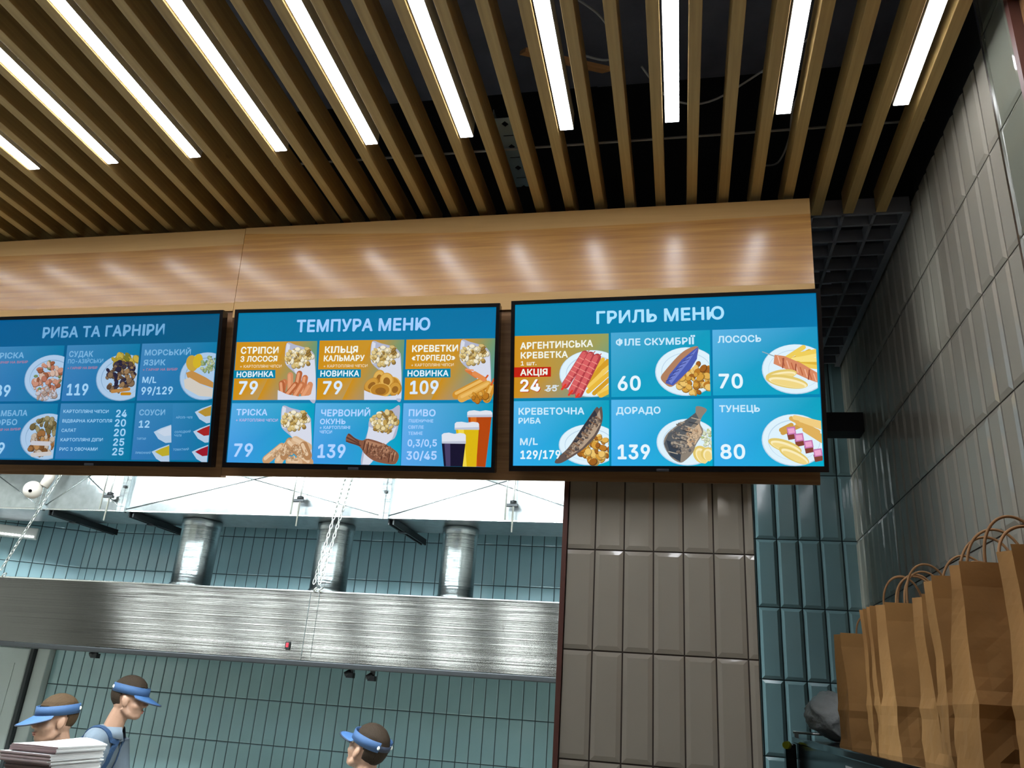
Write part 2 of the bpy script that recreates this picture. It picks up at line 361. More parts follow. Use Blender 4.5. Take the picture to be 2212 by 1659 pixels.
# grid ceiling beyond the slats, right of the board
bm = bmesh.new()
x = 0.655
while x > -0.30: box(bm, x - 0.005, x + 0.005, 2.475, 3.80, ZC, ZC + 0.045); x -= 0.101
y = 2.548
while y < 3.80: box(bm, -0.30, 0.742, y - 0.005, y + 0.005, ZC, ZC + 0.045); y += 0.101
box(bm, 0.742, 0.766, 2.475, 3.80, ZC - 0.002, ZC + 0.047); box(bm, -0.30, 0.766, 2.474, 2.486, ZC, ZC + 0.06)
struct('ceiling_grid', bm, M['grid'])
# things in the dark void above the slats
bm = bmesh.new(); tube(bm, [(-3.6, 2.155, 1.715), (0.74, 2.155, 1.715)], 0.004, 6)
tag(obj('ceiling_rail', bm, M['cable']), 'thin pale rail crossing above the slats just in front of the wooden board', 'rail')
bm = bmesh.new()
x0, x1 = -0.60, -0.53; holes = 12; ys = [2.1 + 0.06 * i for i in range(12)]
for i in range(len(ys)):
    ya, yb = ys[i], ys[i] + 0.06; cx, cy = (x0 + x1) / 2, (ya + yb) / 2
    if i % 2:  h = [(cx - 0.018, cy - 0.003), (cx + 0.018, cy - 0.003), (cx + 0.018, cy + 0.003), (cx - 0.018, cy + 0.003)]
    else: h = [(cx - 0.013, cy - 0.002), (cx + 0.002, cy - 0.015), (cx + 0.013, cy + 0.002), (cx - 0.002, cy + 0.015)]
    o4 = [(x0, ya), (x1, ya), (x1, yb), (x0, yb)]
    for z in (1.80, 1.802):
        vo = [bm.verts.new((*p, z)) for p in o4]; vi = [bm.verts.new((*p, z)) for p in h]
        for q in range(4): bm.faces.new((vo[q], vo[(q + 1) % 4], vi[(q + 1) % 4], vi[q]))
box(bm, x0 - 0.002, x0, 2.1, 2.82, 1.80, 1.84); box(bm, x1, x1 + 0.002, 2.1, 2.82, 1.80, 1.84)
tag(obj('cable_tray', bm, M['tray']), 'narrow perforated metal cable tray seen through the slats above the board', 'cable tray')
bm = bmesh.new()
box(bm, -0.135, 0.135, -0.06, 0.06, -0.006, 0.006, M=Matrix.Translation((-0.33, 1.90, 1.83)) @ Matrix.Rotation(R(24), 4, 'Z') @ Matrix.Rotation(R(38), 4, 'X'))
tag(obj('plywood_offcut', bm, M['ply']), 'orange plywood offcut lying above the slats behind a light strip', 'board')
cabs = [([(-0.32, 1.52, 1.80), (-0.20, 1.50, 1.77), (-0.12, 1.53, 1.80)], 'short pale cable looping above the slats near the top of the picture'),
        ([(-0.27, 1.66, 1.82), (-0.20, 1.70, 1.78), (-0.16, 1.80, 1.76), (-0.20, 1.86, 1.78), (-0.28, 1.87, 1.82)], 'pale cable curling back on itself between two ceiling slats'),
        ([(0.02, 1.50, 1.80), (-0.06, 1.56, 1.77), (-0.10, 1.64, 1.78), (-0.10, 1.70, 1.85)], 'pale cable bending downwards left of the middle light strip'),
        ([(-0.10, 1.92, 1.80), (-0.02, 2.02, 1.76), (0.10, 2.04, 1.75), (0.26, 1.93, 1.76), (0.42, 1.82, 1.80)], 'long pale cable sagging across several slats beside the middle light strip'),
        ([(0.42, 1.70, 1.82), (0.52, 1.66, 1.77), (0.62, 1.64, 1.82)], 'short pale cable near the rightmost light strips'),
        ([(0.42, 1.98, 1.84), (0.36, 2.10, 1.77), (0.36, 2.24, 1.75), (0.34, 2.38, 1.76), (0.30, 2.5, 1.84)], 'grey cable hanging down behind the right end of the wooden board')]
for p, lab in cabs:
    bm = bmesh.new(); tube(bm, smoothline(p), 0.0035, 6)
    tag(obj('ceiling_cable', bm, M['cable']), lab, 'cable')

# ---- what the three menu screens show: Q quad, P polygon, E ellipse, S stroke, C heap of bits, T lettering (millimetres on the display)
SCREENS = {
 'grill': [
  ["Q",[[0,0],[941,0],[941,530],[0,530]],[[0,130,172],[0,118,172],[0,140,185],[0,132,170]]],
  ["Q",[[0,105],[307,106],[307,312],[0,311]],[[205,145,28],[150,160,95],[40,155,150],[205,140,25]]],
  ["Q",[[314,104],[623,105],[621,313],[314,312]],[[75,168,212],[15,155,190],[0,165,192],[25,160,200]]],
  ["Q",[[630,105],[940,105],[938,313],[627,312]],[[90,178,228],[30,150,195],[0,160,190],[25,165,205]]],
  ["Q",[[-2,321],[307,322],[307,529],[-1,530]],[[85,182,235],[10,160,190],[0,175,205],[50,170,235]]],
  ["Q",[[314,321],[623,322],[620,530],[313,530]],[[85,182,235],[10,160,190],[0,175,205],[50,170,235]]],
  ["Q",[[629,322],[940,322],[941,530],[625,530]],[[85,182,235],[10,160,190],[0,175,205],[50,170,235]]],
  ["E",[252,235,104,76,0],[190,215,235],[0,98,306,313]],
  ["E",[252,234,101,74,0],[222,242,252],[0,98,306,313]],
  ["E",[252,235,83,60,0],[190,215,235],[0,98,306,313]],
  ["E",[252,237,81,58,0],[222,242,252],[0,98,306,313]],
  ["S",[288,191,260,234,14],[232,184,62],[0,98,306,313]],
  ["S",[303,196,238,266,14],[214,158,40],[0,98,306,313]],
  ["S",[308,213,244,277,14],[243,205,95],[0,98,306,313]],
  ["S",[308,235,241,293,14],[232,184,62],[0,98,306,313]],
  ["S",[308,256,260,299,14],[214,158,40],[0,98,306,313]],
  ["S",[308,278,276,302,14],[243,205,95],[0,98,306,313]],
  ["S",[308,294,281,307,14],[232,184,62],[0,98,306,313]],
  ["S",[303,202,276,223,14],[214,158,40],[0,98,306,313]],
  ["S",[230,172,168,270,25],[176,62,70],[0,98,306,313]],
  ["S",[227,172,165,270,17],[216,96,98],[0,98,306,313]],
  ["S",[213,182,229,191,3],[236,140,130],[0,98,306,313]],
  ["S",[204,196,220,205,3],[236,140,130],[0,98,306,313]],
  ["S",[195,210,211,219,3],[236,140,130],[0,98,306,313]],
  ["S",[186,224,202,233,3],[236,140,130],[0,98,306,313]],
  ["S",[177,238,193,247,3],[236,140,130],[0,98,306,313]],
  ["S",[168,251,184,261,3],[236,140,130],[0,98,306,313]],
  ["S",[168,270,157,284,7],[226,60,40],[0,98,306,313]],
  ["S",[230,172,244,161,3],[190,90,80],[0,98,306,313]],
  ["S",[249,176,190,290,25],[176,62,70],[0,98,306,313]],
  ["S",[246,176,186,290,17],[216,96,98],[0,98,306,313]],
  ["S",[232,187,248,197,3],[236,140,130],[0,98,306,313]],
  ["S",[223,204,240,213,3],[236,140,130],[0,98,306,313]],
  ["S",[215,220,231,229,3],[236,140,130],[0,98,306,313]],
  ["S",[206,236,223,245,3],[236,140,130],[0,98,306,313]],
  ["S",[198,253,214,262,3],[236,140,130],[0,98,306,313]],
  ["S",[189,269,206,278,3],[236,140,130],[0,98,306,313]],
  ["S",[190,290,179,303,7],[226,60,40],[0,98,306,313]],
  ["S",[249,176,263,164,3],[190,90,80],[0,98,306,313]],
  ["S",[270,183,211,301,25],[176,62,70],[0,98,306,313]],
  ["S",[266,183,208,301,16],[216,96,98],[0,98,306,313]],
  ["S",[253,196,269,205,3],[236,140,130],[0,98,306,313]],
  ["S",[244,212,260,222,3],[236,140,130],[0,98,306,313]],
  ["S",[236,229,252,238,3],[236,140,130],[0,98,306,313]],
  ["S",[228,246,244,255,3],[236,140,130],[0,98,306,313]],
  ["S",[219,263,235,272,3],[236,140,130],[0,98,306,313]],
  ["S",[211,280,227,289,3],[236,140,130],[0,98,306,313]],
  ["S",[211,301,201,314,7],[226,60,40],[0,98,306,313]],
  ["S",[270,183,283,172,3],[190,90,80],[0,98,306,313]],
  ["E",[548,235,96,77,0],[190,215,235],[314,98,619,314]],
  ["E",[548,234,93,75,0],[222,242,252],[314,98,619,314]],
  ["E",[548,235,77,60,0],[190,215,235],[314,98,619,314]],
  ["E",[548,236,75,59,0],[222,242,252],[314,98,619,314]],
  ["C",[575,257,58,50],3,75,23.0,[[214,158,62],[186,122,40],[236,196,110],[160,98,34],[226,178,84]],[314,98,619,314]],
  ["P",[[585,157],[554,163],[523,186],[483,231],[469,253],[480,271],[501,283],[529,261],[563,219],[581,188]],[176,128,96],None],
  ["P",[[586,158],[581,196],[563,225],[534,253],[506,279],[483,271],[496,244],[535,197],[569,169]],[74,92,178],None],
  ["P",[[585,161],[553,208],[501,274],[493,263],[538,205]],[112,128,205],None],
  ["S",[569,182,551,189,2],[52,62,130],None],
  ["S",[558,195,540,202,2],[52,62,130],None],
  ["S",[547,207,529,214,2],[52,62,130],None],
  ["S",[536,220,518,227,2],[52,62,130],None],
  ["S",[525,232,507,239,2],[52,62,130],None],
  ["S",[514,245,496,252,2],[52,62,130],None],
  ["S",[503,257,485,264,2],[52,62,130],None],
  ["E",[872,235,98,77,0],[190,215,235],[631,98,934,313]],
  ["E",[872,234,95,75,0],[222,242,252],[631,98,934,313]],
  ["E",[872,235,79,60,0],[190,215,235],[631,98,934,313]],
  ["E",[871,236,77,59,0],[222,242,252],[631,98,934,313]],
  ["S",[836,208,898,168,14],[238,206,92],[631,98,934,313]],
  ["S",[851,213,914,181,14],[222,180,60],[631,98,934,313]],
  ["S",[865,206,940,192,13],[248,226,130],[631,98,934,313]],
  ["S",[880,191,941,180,14],[238,206,92],[631,98,934,313]],
  ["S",[865,216,939,218,13],[222,180,60],[631,98,934,313]],
  ["S",[889,207,939,208,13],[248,226,130],[631,98,934,313]],
  ["S",[879,222,939,231,13],[238,206,92],[631,98,934,313]],
  ["S",[778,179,815,195,3],[150,170,180],[631,98,934,313]],
  ["P",[[813,189],[842,194],[889,217],[941,252],[940,280],[911,269],[859,242],[809,217]],[214,138,100],[631,98,934,313]],
  ["S",[822,194,828,217,3],[240,180,150],[631,98,934,313]],
  ["S",[835,201,841,225,3],[186,100,66],[631,98,934,313]],
  ["S",[848,209,854,232,3],[240,180,150],[631,98,934,313]],
  ["S",[861,216,867,239,3],[186,100,66],[631,98,934,313]],
  ["S",[873,223,879,246,3],[240,180,150],[631,98,934,313]],
  ["S",[886,230,892,253,3],[186,100,66],[631,98,934,313]],
  ["S",[899,237,905,260,3],[240,180,150],[631,98,934,313]],
  ["S",[911,244,917,267,3],[186,100,66],[631,98,934,313]],
  ["S",[924,251,930,273,3],[240,180,150],[631,98,934,313]],
  ["S",[839,201,835,230,4],[160,84,60],[631,98,934,313]],
  ["S",[874,220,871,248,4],[160,84,60],[631,98,934,313]],
  ["S",[912,239,908,267,4],[160,84,60],[631,98,934,313]],
  ["E",[830,252,46,16,-8],[226,200,110],[631,98,934,313]],
  ["E",[832,254,41,11,-8],[250,236,185],[631,98,934,313]],
  ["E",[832,257,37,8,-8],[240,215,135],[631,98,934,313]],
  ["E",[845,273,62,19,12],[226,200,110],[631,98,934,313]],
  ["E",[848,276,56,13,12],[250,236,185],[631,98,934,313]],
  ["E",[848,279,50,9,12],[240,215,135],[631,98,934,313]],
  ["E",[244,463,97,65,0],[190,215,235],[-3,319,306,529]],
  ["E",[244,462,94,63,0],[222,242,252],[-3,319,306,529]],
  ["E",[244,463,78,51,0],[190,215,235],[-3,319,306,529]],
  ["E",[244,464,76,49,0],[222,242,252],[-3,319,306,529]],
  ["C",[267,476,50,43],5,68,23.1,[[214,158,62],[186,122,40],[236,196,110],[160,98,34],[226,178,84]],[-3,319,306,529]],
  ["P",[[266,345],[275,348],[284,344],[286,386],[267,434],[227,476],[179,508],[153,521],[135,520],[142,505],[174,476],[201,439],[238,385]],[98,84,78],None],
  ["P",[[277,353],[283,391],[259,433],[222,473],[174,505],[195,465],[238,423]],[178,156,134],None],
  ["P",[[262,353],[270,369],[238,417],[201,460],[190,460],[227,401]],[54,54,62],None],
  ["C",[270,380,14,14],40,15,8.6,[[150,130,112],[120,104,92],[86,78,78]],None],
  ["C",[255,398,14,14],41,15,8.5,[[150,130,112],[120,104,92],[86,78,78]],None],
  ["C",[240,416,14,14],42,15,8.5,[[150,130,112],[120,104,92],[86,78,78]],None],
  ["C",[225,434,14,14],43,15,8.5,[[150,130,112],[120,104,92],[86,78,78]],None],
  ["C",[210,453,14,14],44,15,8.5,[[150,130,112],[120,104,92],[86,78,78]],None],
  ["C",[195,471,14,14],45,15,8.5,[[150,130,112],[120,104,92],[86,78,78]],None],
  ["C",[180,489,14,14],46,15,8.5,[[150,130,112],[120,104,92],[86,78,78]],None],
  ["S",[264,375,281,384,3],[128,92,66],None],
  ["S",[250,391,267,401,3],[128,92,66],None],
  ["S",[236,408,253,417,3],[128,92,66],None],
  ["S",[222,424,239,434,3],[128,92,66],None],
  ["S",[208,441,225,450,3],[128,92,66],None],
  ["S",[194,457,211,467,3],[128,92,66],None],
  ["S",[180,474,197,483,3],[128,92,66],None],
  ["S",[166,490,184,500,3],[128,92,66],None],
  ["E",[546,456,93,72,0],[190,215,235],[314,319,619,529]],
  ["E",[546,455,90,70,0],[222,242,252],[314,319,619,529]],
  ["E",[546,456,74,56,0],[190,215,235],[314,319,619,529]],
  ["E",[546,457,72,55,0],[222,242,252],[314,319,619,529]],
  ["C",[613,453,22,39],8,50,12.0,[[214,222,190],[180,200,140],[236,240,220]],[314,319,619,529]],
  ["E",[587,494,28,23,60],[226,200,110],[314,319,619,529]],
  ["E",[589,498,25,16,60],[250,236,185],[314,319,619,529]],
  ["E",[589,502,22,11,60],[240,215,135],[314,319,619,529]],
  ["E",[607,492,20,21,80],[226,200,110],[314,319,619,529]],
  ["E",[608,495,18,15,80],[250,236,185],[314,319,619,529]],
  ["E",[608,499,16,10,80],[240,215,135],[314,319,619,529]],
  ["P",[[576,345],[607,355],[593,377],[586,399],[595,425],[573,463],[563,487],[542,510],[522,519],[494,500],[475,461],[488,427],[532,394],[570,370]],[140,130,118],None],
  ["P",[[573,365],[582,383],[549,419],[523,461],[517,513],[492,497],[476,461],[490,429],[534,396]],[88,92,96],None],
  ["P",[[582,399],[591,425],[571,461],[548,476],[543,450],[564,419]],[206,178,146],None],
  ["P",[[483,450],[503,456],[528,482],[524,517],[495,497]],[56,66,78],None],
  ["C",[533,443,35,49],31,87,9.8,[[124,114,106],[162,150,136],[98,98,100]],None],
  ["C",[564,432,23,26],32,37,9.0,[[206,180,150],[182,150,120]],None],
  ["S",[561,381,587,388,3],[176,166,150],None],
  ["S",[552,394,578,401,3],[60,62,66],None],
  ["S",[543,407,569,414,3],[176,166,150],None],
  ["S",[534,420,560,427,3],[60,62,66],None],
  ["S",[525,433,552,440,3],[176,166,150],None],
  ["S",[517,446,543,453,3],[60,62,66],None],
  ["S",[508,459,534,466,3],[176,166,150],None],
  ["S",[499,472,525,479,3],[60,62,66],None],
  ["S",[490,485,516,492,3],[176,166,150],None],
  ["E",[859,451,93,78,0],[190,215,235],[629,319,938,529]],
  ["E",[859,450,90,76,0],[222,242,252],[629,319,938,529]],
  ["E",[859,451,75,61,0],[190,215,235],[629,319,938,529]],
  ["E",[859,452,73,59,0],[222,242,252],[629,319,938,529]],
  ["S",[854,386,928,427,14],[222,176,92],[629,319,938,529]],
  ["S",[864,383,941,402,14],[240,205,130],[629,319,938,529]],
  ["S",[828,429,882,406,14],[206,158,74],[629,319,938,529]],
  ["S",[872,401,939,442,14],[222,176,92],[629,319,938,529]],
  ["S",[882,391,940,414,14],[240,205,130],[629,319,938,529]],
  ["S",[824,421,853,406,14],[206,158,74],[629,319,938,529]],
  ["S",[891,421,939,454,14],[222,176,92],[629,319,938,529]],
  ["P",[[839,430],[865,426],[867,447],[843,451]],[128,66,52],[629,319,938,529]],
  ["P",[[839,413],[863,410],[866,432],[842,436]],[196,120,176],[629,319,938,529]],
  ["P",[[842,417],[860,415],[863,429],[845,432]],[236,168,206],[629,319,938,529]],
  ["P",[[861,450],[886,447],[888,467],[864,472]],[128,66,52],[629,319,938,529]],
  ["P",[[860,433],[885,430],[888,453],[863,457]],[196,120,176],[629,319,938,529]],
  ["P",[[864,437],[882,435],[884,450],[866,453]],[236,168,206],[629,319,938,529]],
  ["P",[[887,470],[912,467],[914,487],[891,492]],[128,66,52],[629,319,938,529]],
  ["P",[[886,454],[911,451],[914,473],[889,477]],[196,120,176],[629,319,938,529]],
  ["P",[[890,458],[908,455],[910,470],[892,473]],[236,168,206],[629,319,938,529]],
  ["P",[[912,495],[937,492],[939,512],[916,517]],[128,66,52],[629,319,938,529]],
  ["P",[[912,479],[936,476],[939,498],[915,502]],[196,120,176],[629,319,938,529]],
  ["P",[[915,483],[933,480],[935,495],[918,498]],[236,168,206],[629,319,938,529]],
  ["E",[832,469,50,18,20],[226,200,110],[629,319,938,529]],
  ["E",[834,472,45,13,20],[250,236,185],[629,319,938,529]],
  ["E",[834,475,40,9,20],[240,215,135],[629,319,938,529]],
  ["E",[857,497,47,17,28],[226,200,110],[629,319,938,529]],
  ["E",[859,499,42,12,28],[250,236,185],[629,319,938,529]],
  ["E",[859,503,38,9,28],[240,215,135],[629,319,938,529]],
  ["P",[[-1,210],[121,211],[121,243],[-1,243]],[190,32,14],None],
  ["T","ГРИЛЬ МЕНЮ",[270,73],[665,71],39.0,[172,226,255]],
  ["T","АРГЕНТИНСЬКА",[20,150],[256,148],21.4,[240,244,232]],
  ["T","КРЕВЕТКА",[22,181],[175,181],20.2,[240,244,232]],
  ["T","1 шт.",[22,204],[73,204],13.4,[240,244,232]],
  ["T","АКЦІЯ",[21,237],[109,237],20.1,[240,244,232]],
  ["T","24",[24,291],[86,291],36.7,[190,40,20]],
  ["T","24",[22,289],[84,289],36.7,[244,248,250]],
  ["T","35",[105,291],[140,290],18.7,[214,226,232]],
  ["S",[102,287,146,273,3],[214,226,232],None],
  ["T","ФІЛЕ СКУМБРІЇ",[331,147],[576,149],20.9,[200,232,250]],
  ["T","60",[337,291],[405,291],43.2,[228,244,252]],
  ["T","ЛОСОСЬ",[646,147],[774,147],20.3,[200,232,250]],
  ["T","70",[647,289],[715,290],42.1,[228,244,252]],
  ["T","КРЕВЕТОЧНА",[17,365],[228,366],20.9,[200,232,250]],
  ["T","РИБА",[17,394],[88,394],17.6,[200,232,250]],
  ["T","M/L",[23,463],[79,462],20.7,[200,232,250]],
  ["T","129/179",[25,507],[152,506],24.9,[228,244,252]],
  ["T","ДОРАДО",[330,366],[466,366],20.3,[200,232,250]],
  ["T","139",[335,507],[431,507],42.2,[228,244,252]],
  ["T","ТУНЕЦЬ",[645,364],[763,364],19.8,[200,232,250]],
  ["T","80",[646,506],[715,506],41.0,[228,244,252]],
 ],
 'tempura': [
  ["Q",[[0,0],[941,0],[941,530],[0,530]],[[0,120,165],[0,112,162],[0,140,185],[20,130,180]]],
  ["Q",[[1,105],[308,105],[315,311],[4,312]],[[204,142,22],[196,150,50],[60,165,165],[206,144,20]]],
  ["Q",[[317,104],[625,105],[626,311],[319,311]],[[204,142,22],[196,150,50],[60,165,165],[206,144,20]]],
  ["Q",[[632,105],[941,105],[941,310],[635,311]],[[204,142,22],[196,150,50],[60,165,165],[206,144,20]]],
  ["Q",[[193,105],[308,105],[315,311],[98,311]],[[204,142,22],[110,150,110],[20,150,165],[204,142,22]]],
  ["Q",[[509,105],[625,105],[626,311],[413,311]],[[204,142,22],[110,150,110],[20,150,165],[204,142,22]]],
  ["Q",[[825,105],[941,105],[941,310],[728,311]],[[204,142,22],[110,150,110],[20,150,165],[204,142,22]]],
  ["Q",[[3,323],[314,322],[316,527],[2,530]],[[88,172,226],[0,158,190],[0,165,200],[60,150,225]]],
  ["Q",[[317,322],[627,322],[633,529],[319,528]],[[88,172,226],[0,158,190],[0,165,200],[60,150,225]]],
  ["Q",[[633,322],[941,321],[941,529],[635,529]],[[100,175,232],[0,150,185],[0,150,195],[90,165,235]]],
  ["P",[[194,111],[228,118],[275,132],[298,150],[305,177],[317,311],[294,311],[263,250],[236,220],[200,191],[191,166]],[176,180,202],None],
  ["P",[[212,176],[255,198],[300,157],[310,221],[316,311],[295,311],[266,250],[236,220]],[214,218,232],None],
  ["P",[[194,111],[207,117],[204,176],[213,191],[198,188],[191,166]],[214,218,232],None],
  ["C",[246,162,51,34],11,87,18.5,[[212,186,120],[190,156,84],[232,214,164],[150,118,58],[222,200,140],[240,232,206]],None],
  ["S",[189,288,196,249,22],[196,116,72],None],
  ["S",[186,288,193,249,10],[226,158,116],None],
  ["S",[220,283,216,225,22],[212,140,96],None],
  ["S",[217,283,213,225,10],[226,158,116],None],
  ["S",[241,288,250,220,22],[178,98,56],None],
  ["S",[238,288,247,220,10],[226,158,116],None],
  ["S",[266,283,272,235,22],[196,116,72],None],
  ["S",[263,283,269,235,10],[226,158,116],None],
  ["S",[287,288,292,259,22],[212,140,96],None],
  ["S",[284,288,289,259,10],[226,158,116],None],
  ["S",[210,293,238,259,22],[178,98,56],None],
  ["S",[207,293,235,259,10],[226,158,116],None],
  ["S",[241,295,262,259,22],[196,116,72],None],
  ["S",[238,295,259,259,10],[226,158,116],None],
  ["S",[272,295,290,264,22],[212,140,96],None],
  ["S",[269,295,287,264,10],[226,158,116],None],
  ["S",[191,283,186,254,22],[178,98,56],None],
  ["S",[188,283,183,254,10],[226,158,116],None],
  ["P",[[173,277],[210,292],[252,299],[290,296],[300,290],[296,311],[175,311]],[214,218,232],None],
  ["P",[[510,110],[543,117],[589,130],[610,148],[617,174],[625,306],[603,306],[575,246],[549,217],[515,188],[507,164]],[176,180,202],None],
  ["P",[[526,174],[567,196],[612,155],[620,217],[624,306],[604,306],[577,246],[549,217]],[214,218,232],None],
  ["P",[[510,110],[523,116],[519,174],[527,188],[513,186],[507,164]],[214,218,232],None],
  ["C",[559,160,48,34],11,87,18.1,[[212,186,120],[190,156,84],[232,214,164],[150,118,58],[222,200,140],[240,232,206]],None],
  ["E",[542,236,21,28,10],[206,152,60],None],
  ["E",[541,235,18,23,10],[222,176,86],None],
  ["E",[542,238,10,14,10],[150,100,34],None],
  ["E",[516,260,30,21,-40],[186,130,42],None],
  ["E",[515,258,25,18,-40],[206,152,60],None],
  ["E",[517,262,15,10,-40],[150,100,34],None],
  ["E",[591,260,30,28,20],[222,176,86],None],
  ["E",[589,258,26,24,20],[186,130,42],None],
  ["E",[591,262,15,14,20],[150,100,34],None],
  ["E",[570,246,25,28,-20],[206,152,60],None],
  ["E",[569,244,21,23,-20],[222,176,86],None],
  ["E",[570,248,12,14,-20],[150,100,34],None],
  ["E",[601,274,23,25,30],[186,130,42],None],
  ["E",[600,273,19,21,30],[206,152,60],None],
  ["E",[601,276,11,12,30],[150,100,34],None],
  ["E",[550,279,38,25,0],[222,176,86],None],
  ["E",[548,277,33,21,0],[186,130,42],None],
  ["E",[550,281,19,12,0],[150,100,34],None],
  ["P",[[491,278],[527,292],[567,299],[603,296],[611,290],[607,311],[493,311]],[214,218,232],None],
  ["P",[[825,110],[857,117],[900,130],[920,147],[926,173],[932,302],[910,302],[885,243],[860,215],[828,186],[821,163]],[176,180,202],None],
  ["P",[[840,172],[878,194],[922,154],[928,215],[931,302],[911,302],[887,243],[860,215]],[214,218,232],None],
  ["P",[[825,110],[837,116],[832,172],[840,187],[827,184],[821,163]],[214,218,232],None],
  ["C",[871,159,47,33],11,87,17.7,[[212,186,120],[190,156,84],[232,214,164],[150,118,58],[222,200,140],[240,232,206]],None],
  ["S",[815,294,903,248,28],[206,142,44],None],
  ["S",[814,289,903,244,10],[234,186,100],None],
  ["S",[834,305,920,261,28],[222,168,76],None],
  ["S",[834,300,920,257,10],[234,186,100],None],
  ["S",[881,305,927,279,28],[186,120,30],None],
  ["S",[881,300,927,275,10],[234,186,100],None],
  ["S",[919,307,932,270,28],[206,142,44],None],
  ["S",[919,302,932,266,10],[234,186,100],None],
  ["S",[847,211,879,233,12],[214,120,60],None],
  ["S",[874,223,907,242,16],[224,140,80],None],
  ["S",[845,209,869,212,5],[230,150,100],None],
  ["S",[914,237,919,230,6],[210,90,40],None],
  ["S",[932,261,940,242,6],[210,90,40],None],
  ["C",[895,300,33,14],4,25,20.1,[[206,142,44],[222,168,76],[186,120,30]],None],
  ["P",[[196,333],[230,340],[277,352],[300,370],[307,396],[318,527],[295,527],[265,467],[238,439],[202,411],[194,387]],[176,180,202],None],
  ["P",[[214,396],[256,417],[302,377],[311,438],[317,527],[296,527],[268,467],[238,439]],[214,218,232],None],
  ["P",[[196,333],[210,339],[206,396],[215,411],[201,408],[194,387]],[214,218,232],None],
  ["C",[248,382,50,33],11,87,18.0,[[212,186,120],[190,156,84],[232,214,164],[150,118,58],[222,200,140],[240,232,206]],None],
  ["S",[151,518,204,475,31],[196,154,112],None],
  ["S",[146,514,199,470,12],[226,196,162],None],
  ["S",[197,522,224,470,31],[214,178,140],None],
  ["S",[193,518,219,465,12],[226,196,162],None],
  ["S",[216,503,233,456,31],[176,130,88],None],
  ["S",[212,498,228,451,12],[226,196,162],None],
  ["S",[233,460,277,498,31],[196,154,112],None],
  ["S",[229,456,272,493,12],[226,196,162],None],
  ["S",[253,451,300,474,31],[214,178,140],None],
  ["S",[248,446,296,469,12],[226,196,162],None],
  ["S",[255,479,298,516,31],[176,130,88],None],
  ["S",[251,474,294,511,12],[226,196,162],None],
  ["S",[277,507,309,525,31],[196,154,112],None],
  ["S",[273,502,305,521,12],[226,196,162],None],
  ["S",[238,522,269,526,31],[214,178,140],None],
  ["S",[234,517,264,521,12],[226,196,162],None],
  ["S",[285,469,302,502,31],[176,130,88],None],
  ["S",[280,465,298,497,12],[226,196,162],None],
  ["P",[[622,333],[614,428],[583,457],[527,527],[495,527],[503,457],[514,411],[518,378],[561,352],[595,342]],[176,180,202],None],
  ["P",[[515,401],[575,422],[613,401],[600,442],[572,466],[527,527],[500,527]],[214,218,232],None],
  ["C",[569,385,48,34],17,87,17.6,[[212,186,120],[190,156,84],[232,214,164],[150,118,58],[222,200,140],[240,232,206]],None],
  ["P",[[445,425],[469,440],[495,448],[517,442],[577,460],[623,488],[622,516],[605,526],[546,517],[508,494],[485,468],[438,452]],[134,88,66],None],
  ["P",[[512,446],[577,464],[617,489],[613,498],[553,475],[508,457]],[176,128,98],None],
  ["S",[505,450,500,479,3],[78,46,36],None],
  ["S",[510,450,506,478,2],[182,136,104],None],
  ["S",[518,455,514,492,3],[78,46,36],None],
  ["S",[523,455,519,483,2],[182,136,104],None],
  ["S",[531,459,526,488,3],[78,46,36],None],
  ["S",[536,459,532,487,2],[182,136,104],None],
  ["S",[544,464,540,501,3],[78,46,36],None],
  ["S",[549,464,545,492,2],[182,136,104],None],
  ["S",[557,468,552,497,3],[78,46,36],None],
  ["S",[562,468,558,496,2],[182,136,104],None],
  ["S",[570,473,566,510,3],[78,46,36],None],
  ["S",[575,473,571,501,2],[182,136,104],None],
  ["S",[583,477,578,506,3],[78,46,36],None],
  ["S",[588,477,584,505,2],[182,136,104],None],
  ["S",[596,482,591,519,3],[78,46,36],None],
  ["S",[601,482,597,509,2],[182,136,104],None],
  ["S",[609,486,604,515,3],[78,46,36],None],
  ["S",[614,486,609,514,2],[182,136,104],None],
  ["S",[445,428,483,453,5],[92,58,48],None],
  ["S",[440,439,484,459,5],[92,58,48],None],
  ["S",[439,451,489,465,5],[92,58,48],None],
  ["C",[561,484,41,23],51,87,9.4,[[150,102,78],[128,84,62],[176,128,100]],None],
  ["C",[180,494,17,14],60,17,8.9,[[200,162,122],[184,142,102],[222,190,154]],None],
  ["C",[215,489,17,14],61,17,8.9,[[200,162,122],[184,142,102],[222,190,154]],None],
  ["C",[235,484,17,14],62,17,8.9,[[200,162,122],[184,142,102],[222,190,154]],None],
  ["C",[260,474,17,14],63,17,8.9,[[200,162,122],[184,142,102],[222,190,154]],None],
  ["C",[281,493,17,14],64,17,8.9,[[200,162,122],[184,142,102],[222,190,154]],None],
  ["C",[252,507,17,14],65,17,8.9,[[200,162,122],[184,142,102],[222,190,154]],None],
  ["P",[[857,358],[938,357],[922,529],[880,528]],[178,70,10],None],
  ["P",[[865,358],[886,357],[894,528],[884,528]],[214,110,30],None],
  ["P",[[855,368],[855,351],[861,347],[878,345],[897,348],[916,345],[934,347],[939,353],[940,367]],[222,226,236],None],
  ["P",[[855,368],[855,361],[939,359],[940,367]],[190,196,212],None],
  ["P",[[816,399],[896,399],[891,529],[843,529]],[218,182,16],None],
  ["P",[[824,399],[844,399],[860,529],[847,529]],[240,214,70],None],
  ["P",[[814,409],[814,389],[820,384],[837,383],[856,386],[875,383],[892,385],[896,390],[897,409]],[222,226,236],None],
  ["P",[[814,409],[814,403],[897,400],[897,409]],[190,196,212],None],
  ["P",[[772,450],[853,449],[846,529],[783,529]],[22,18,44],None],
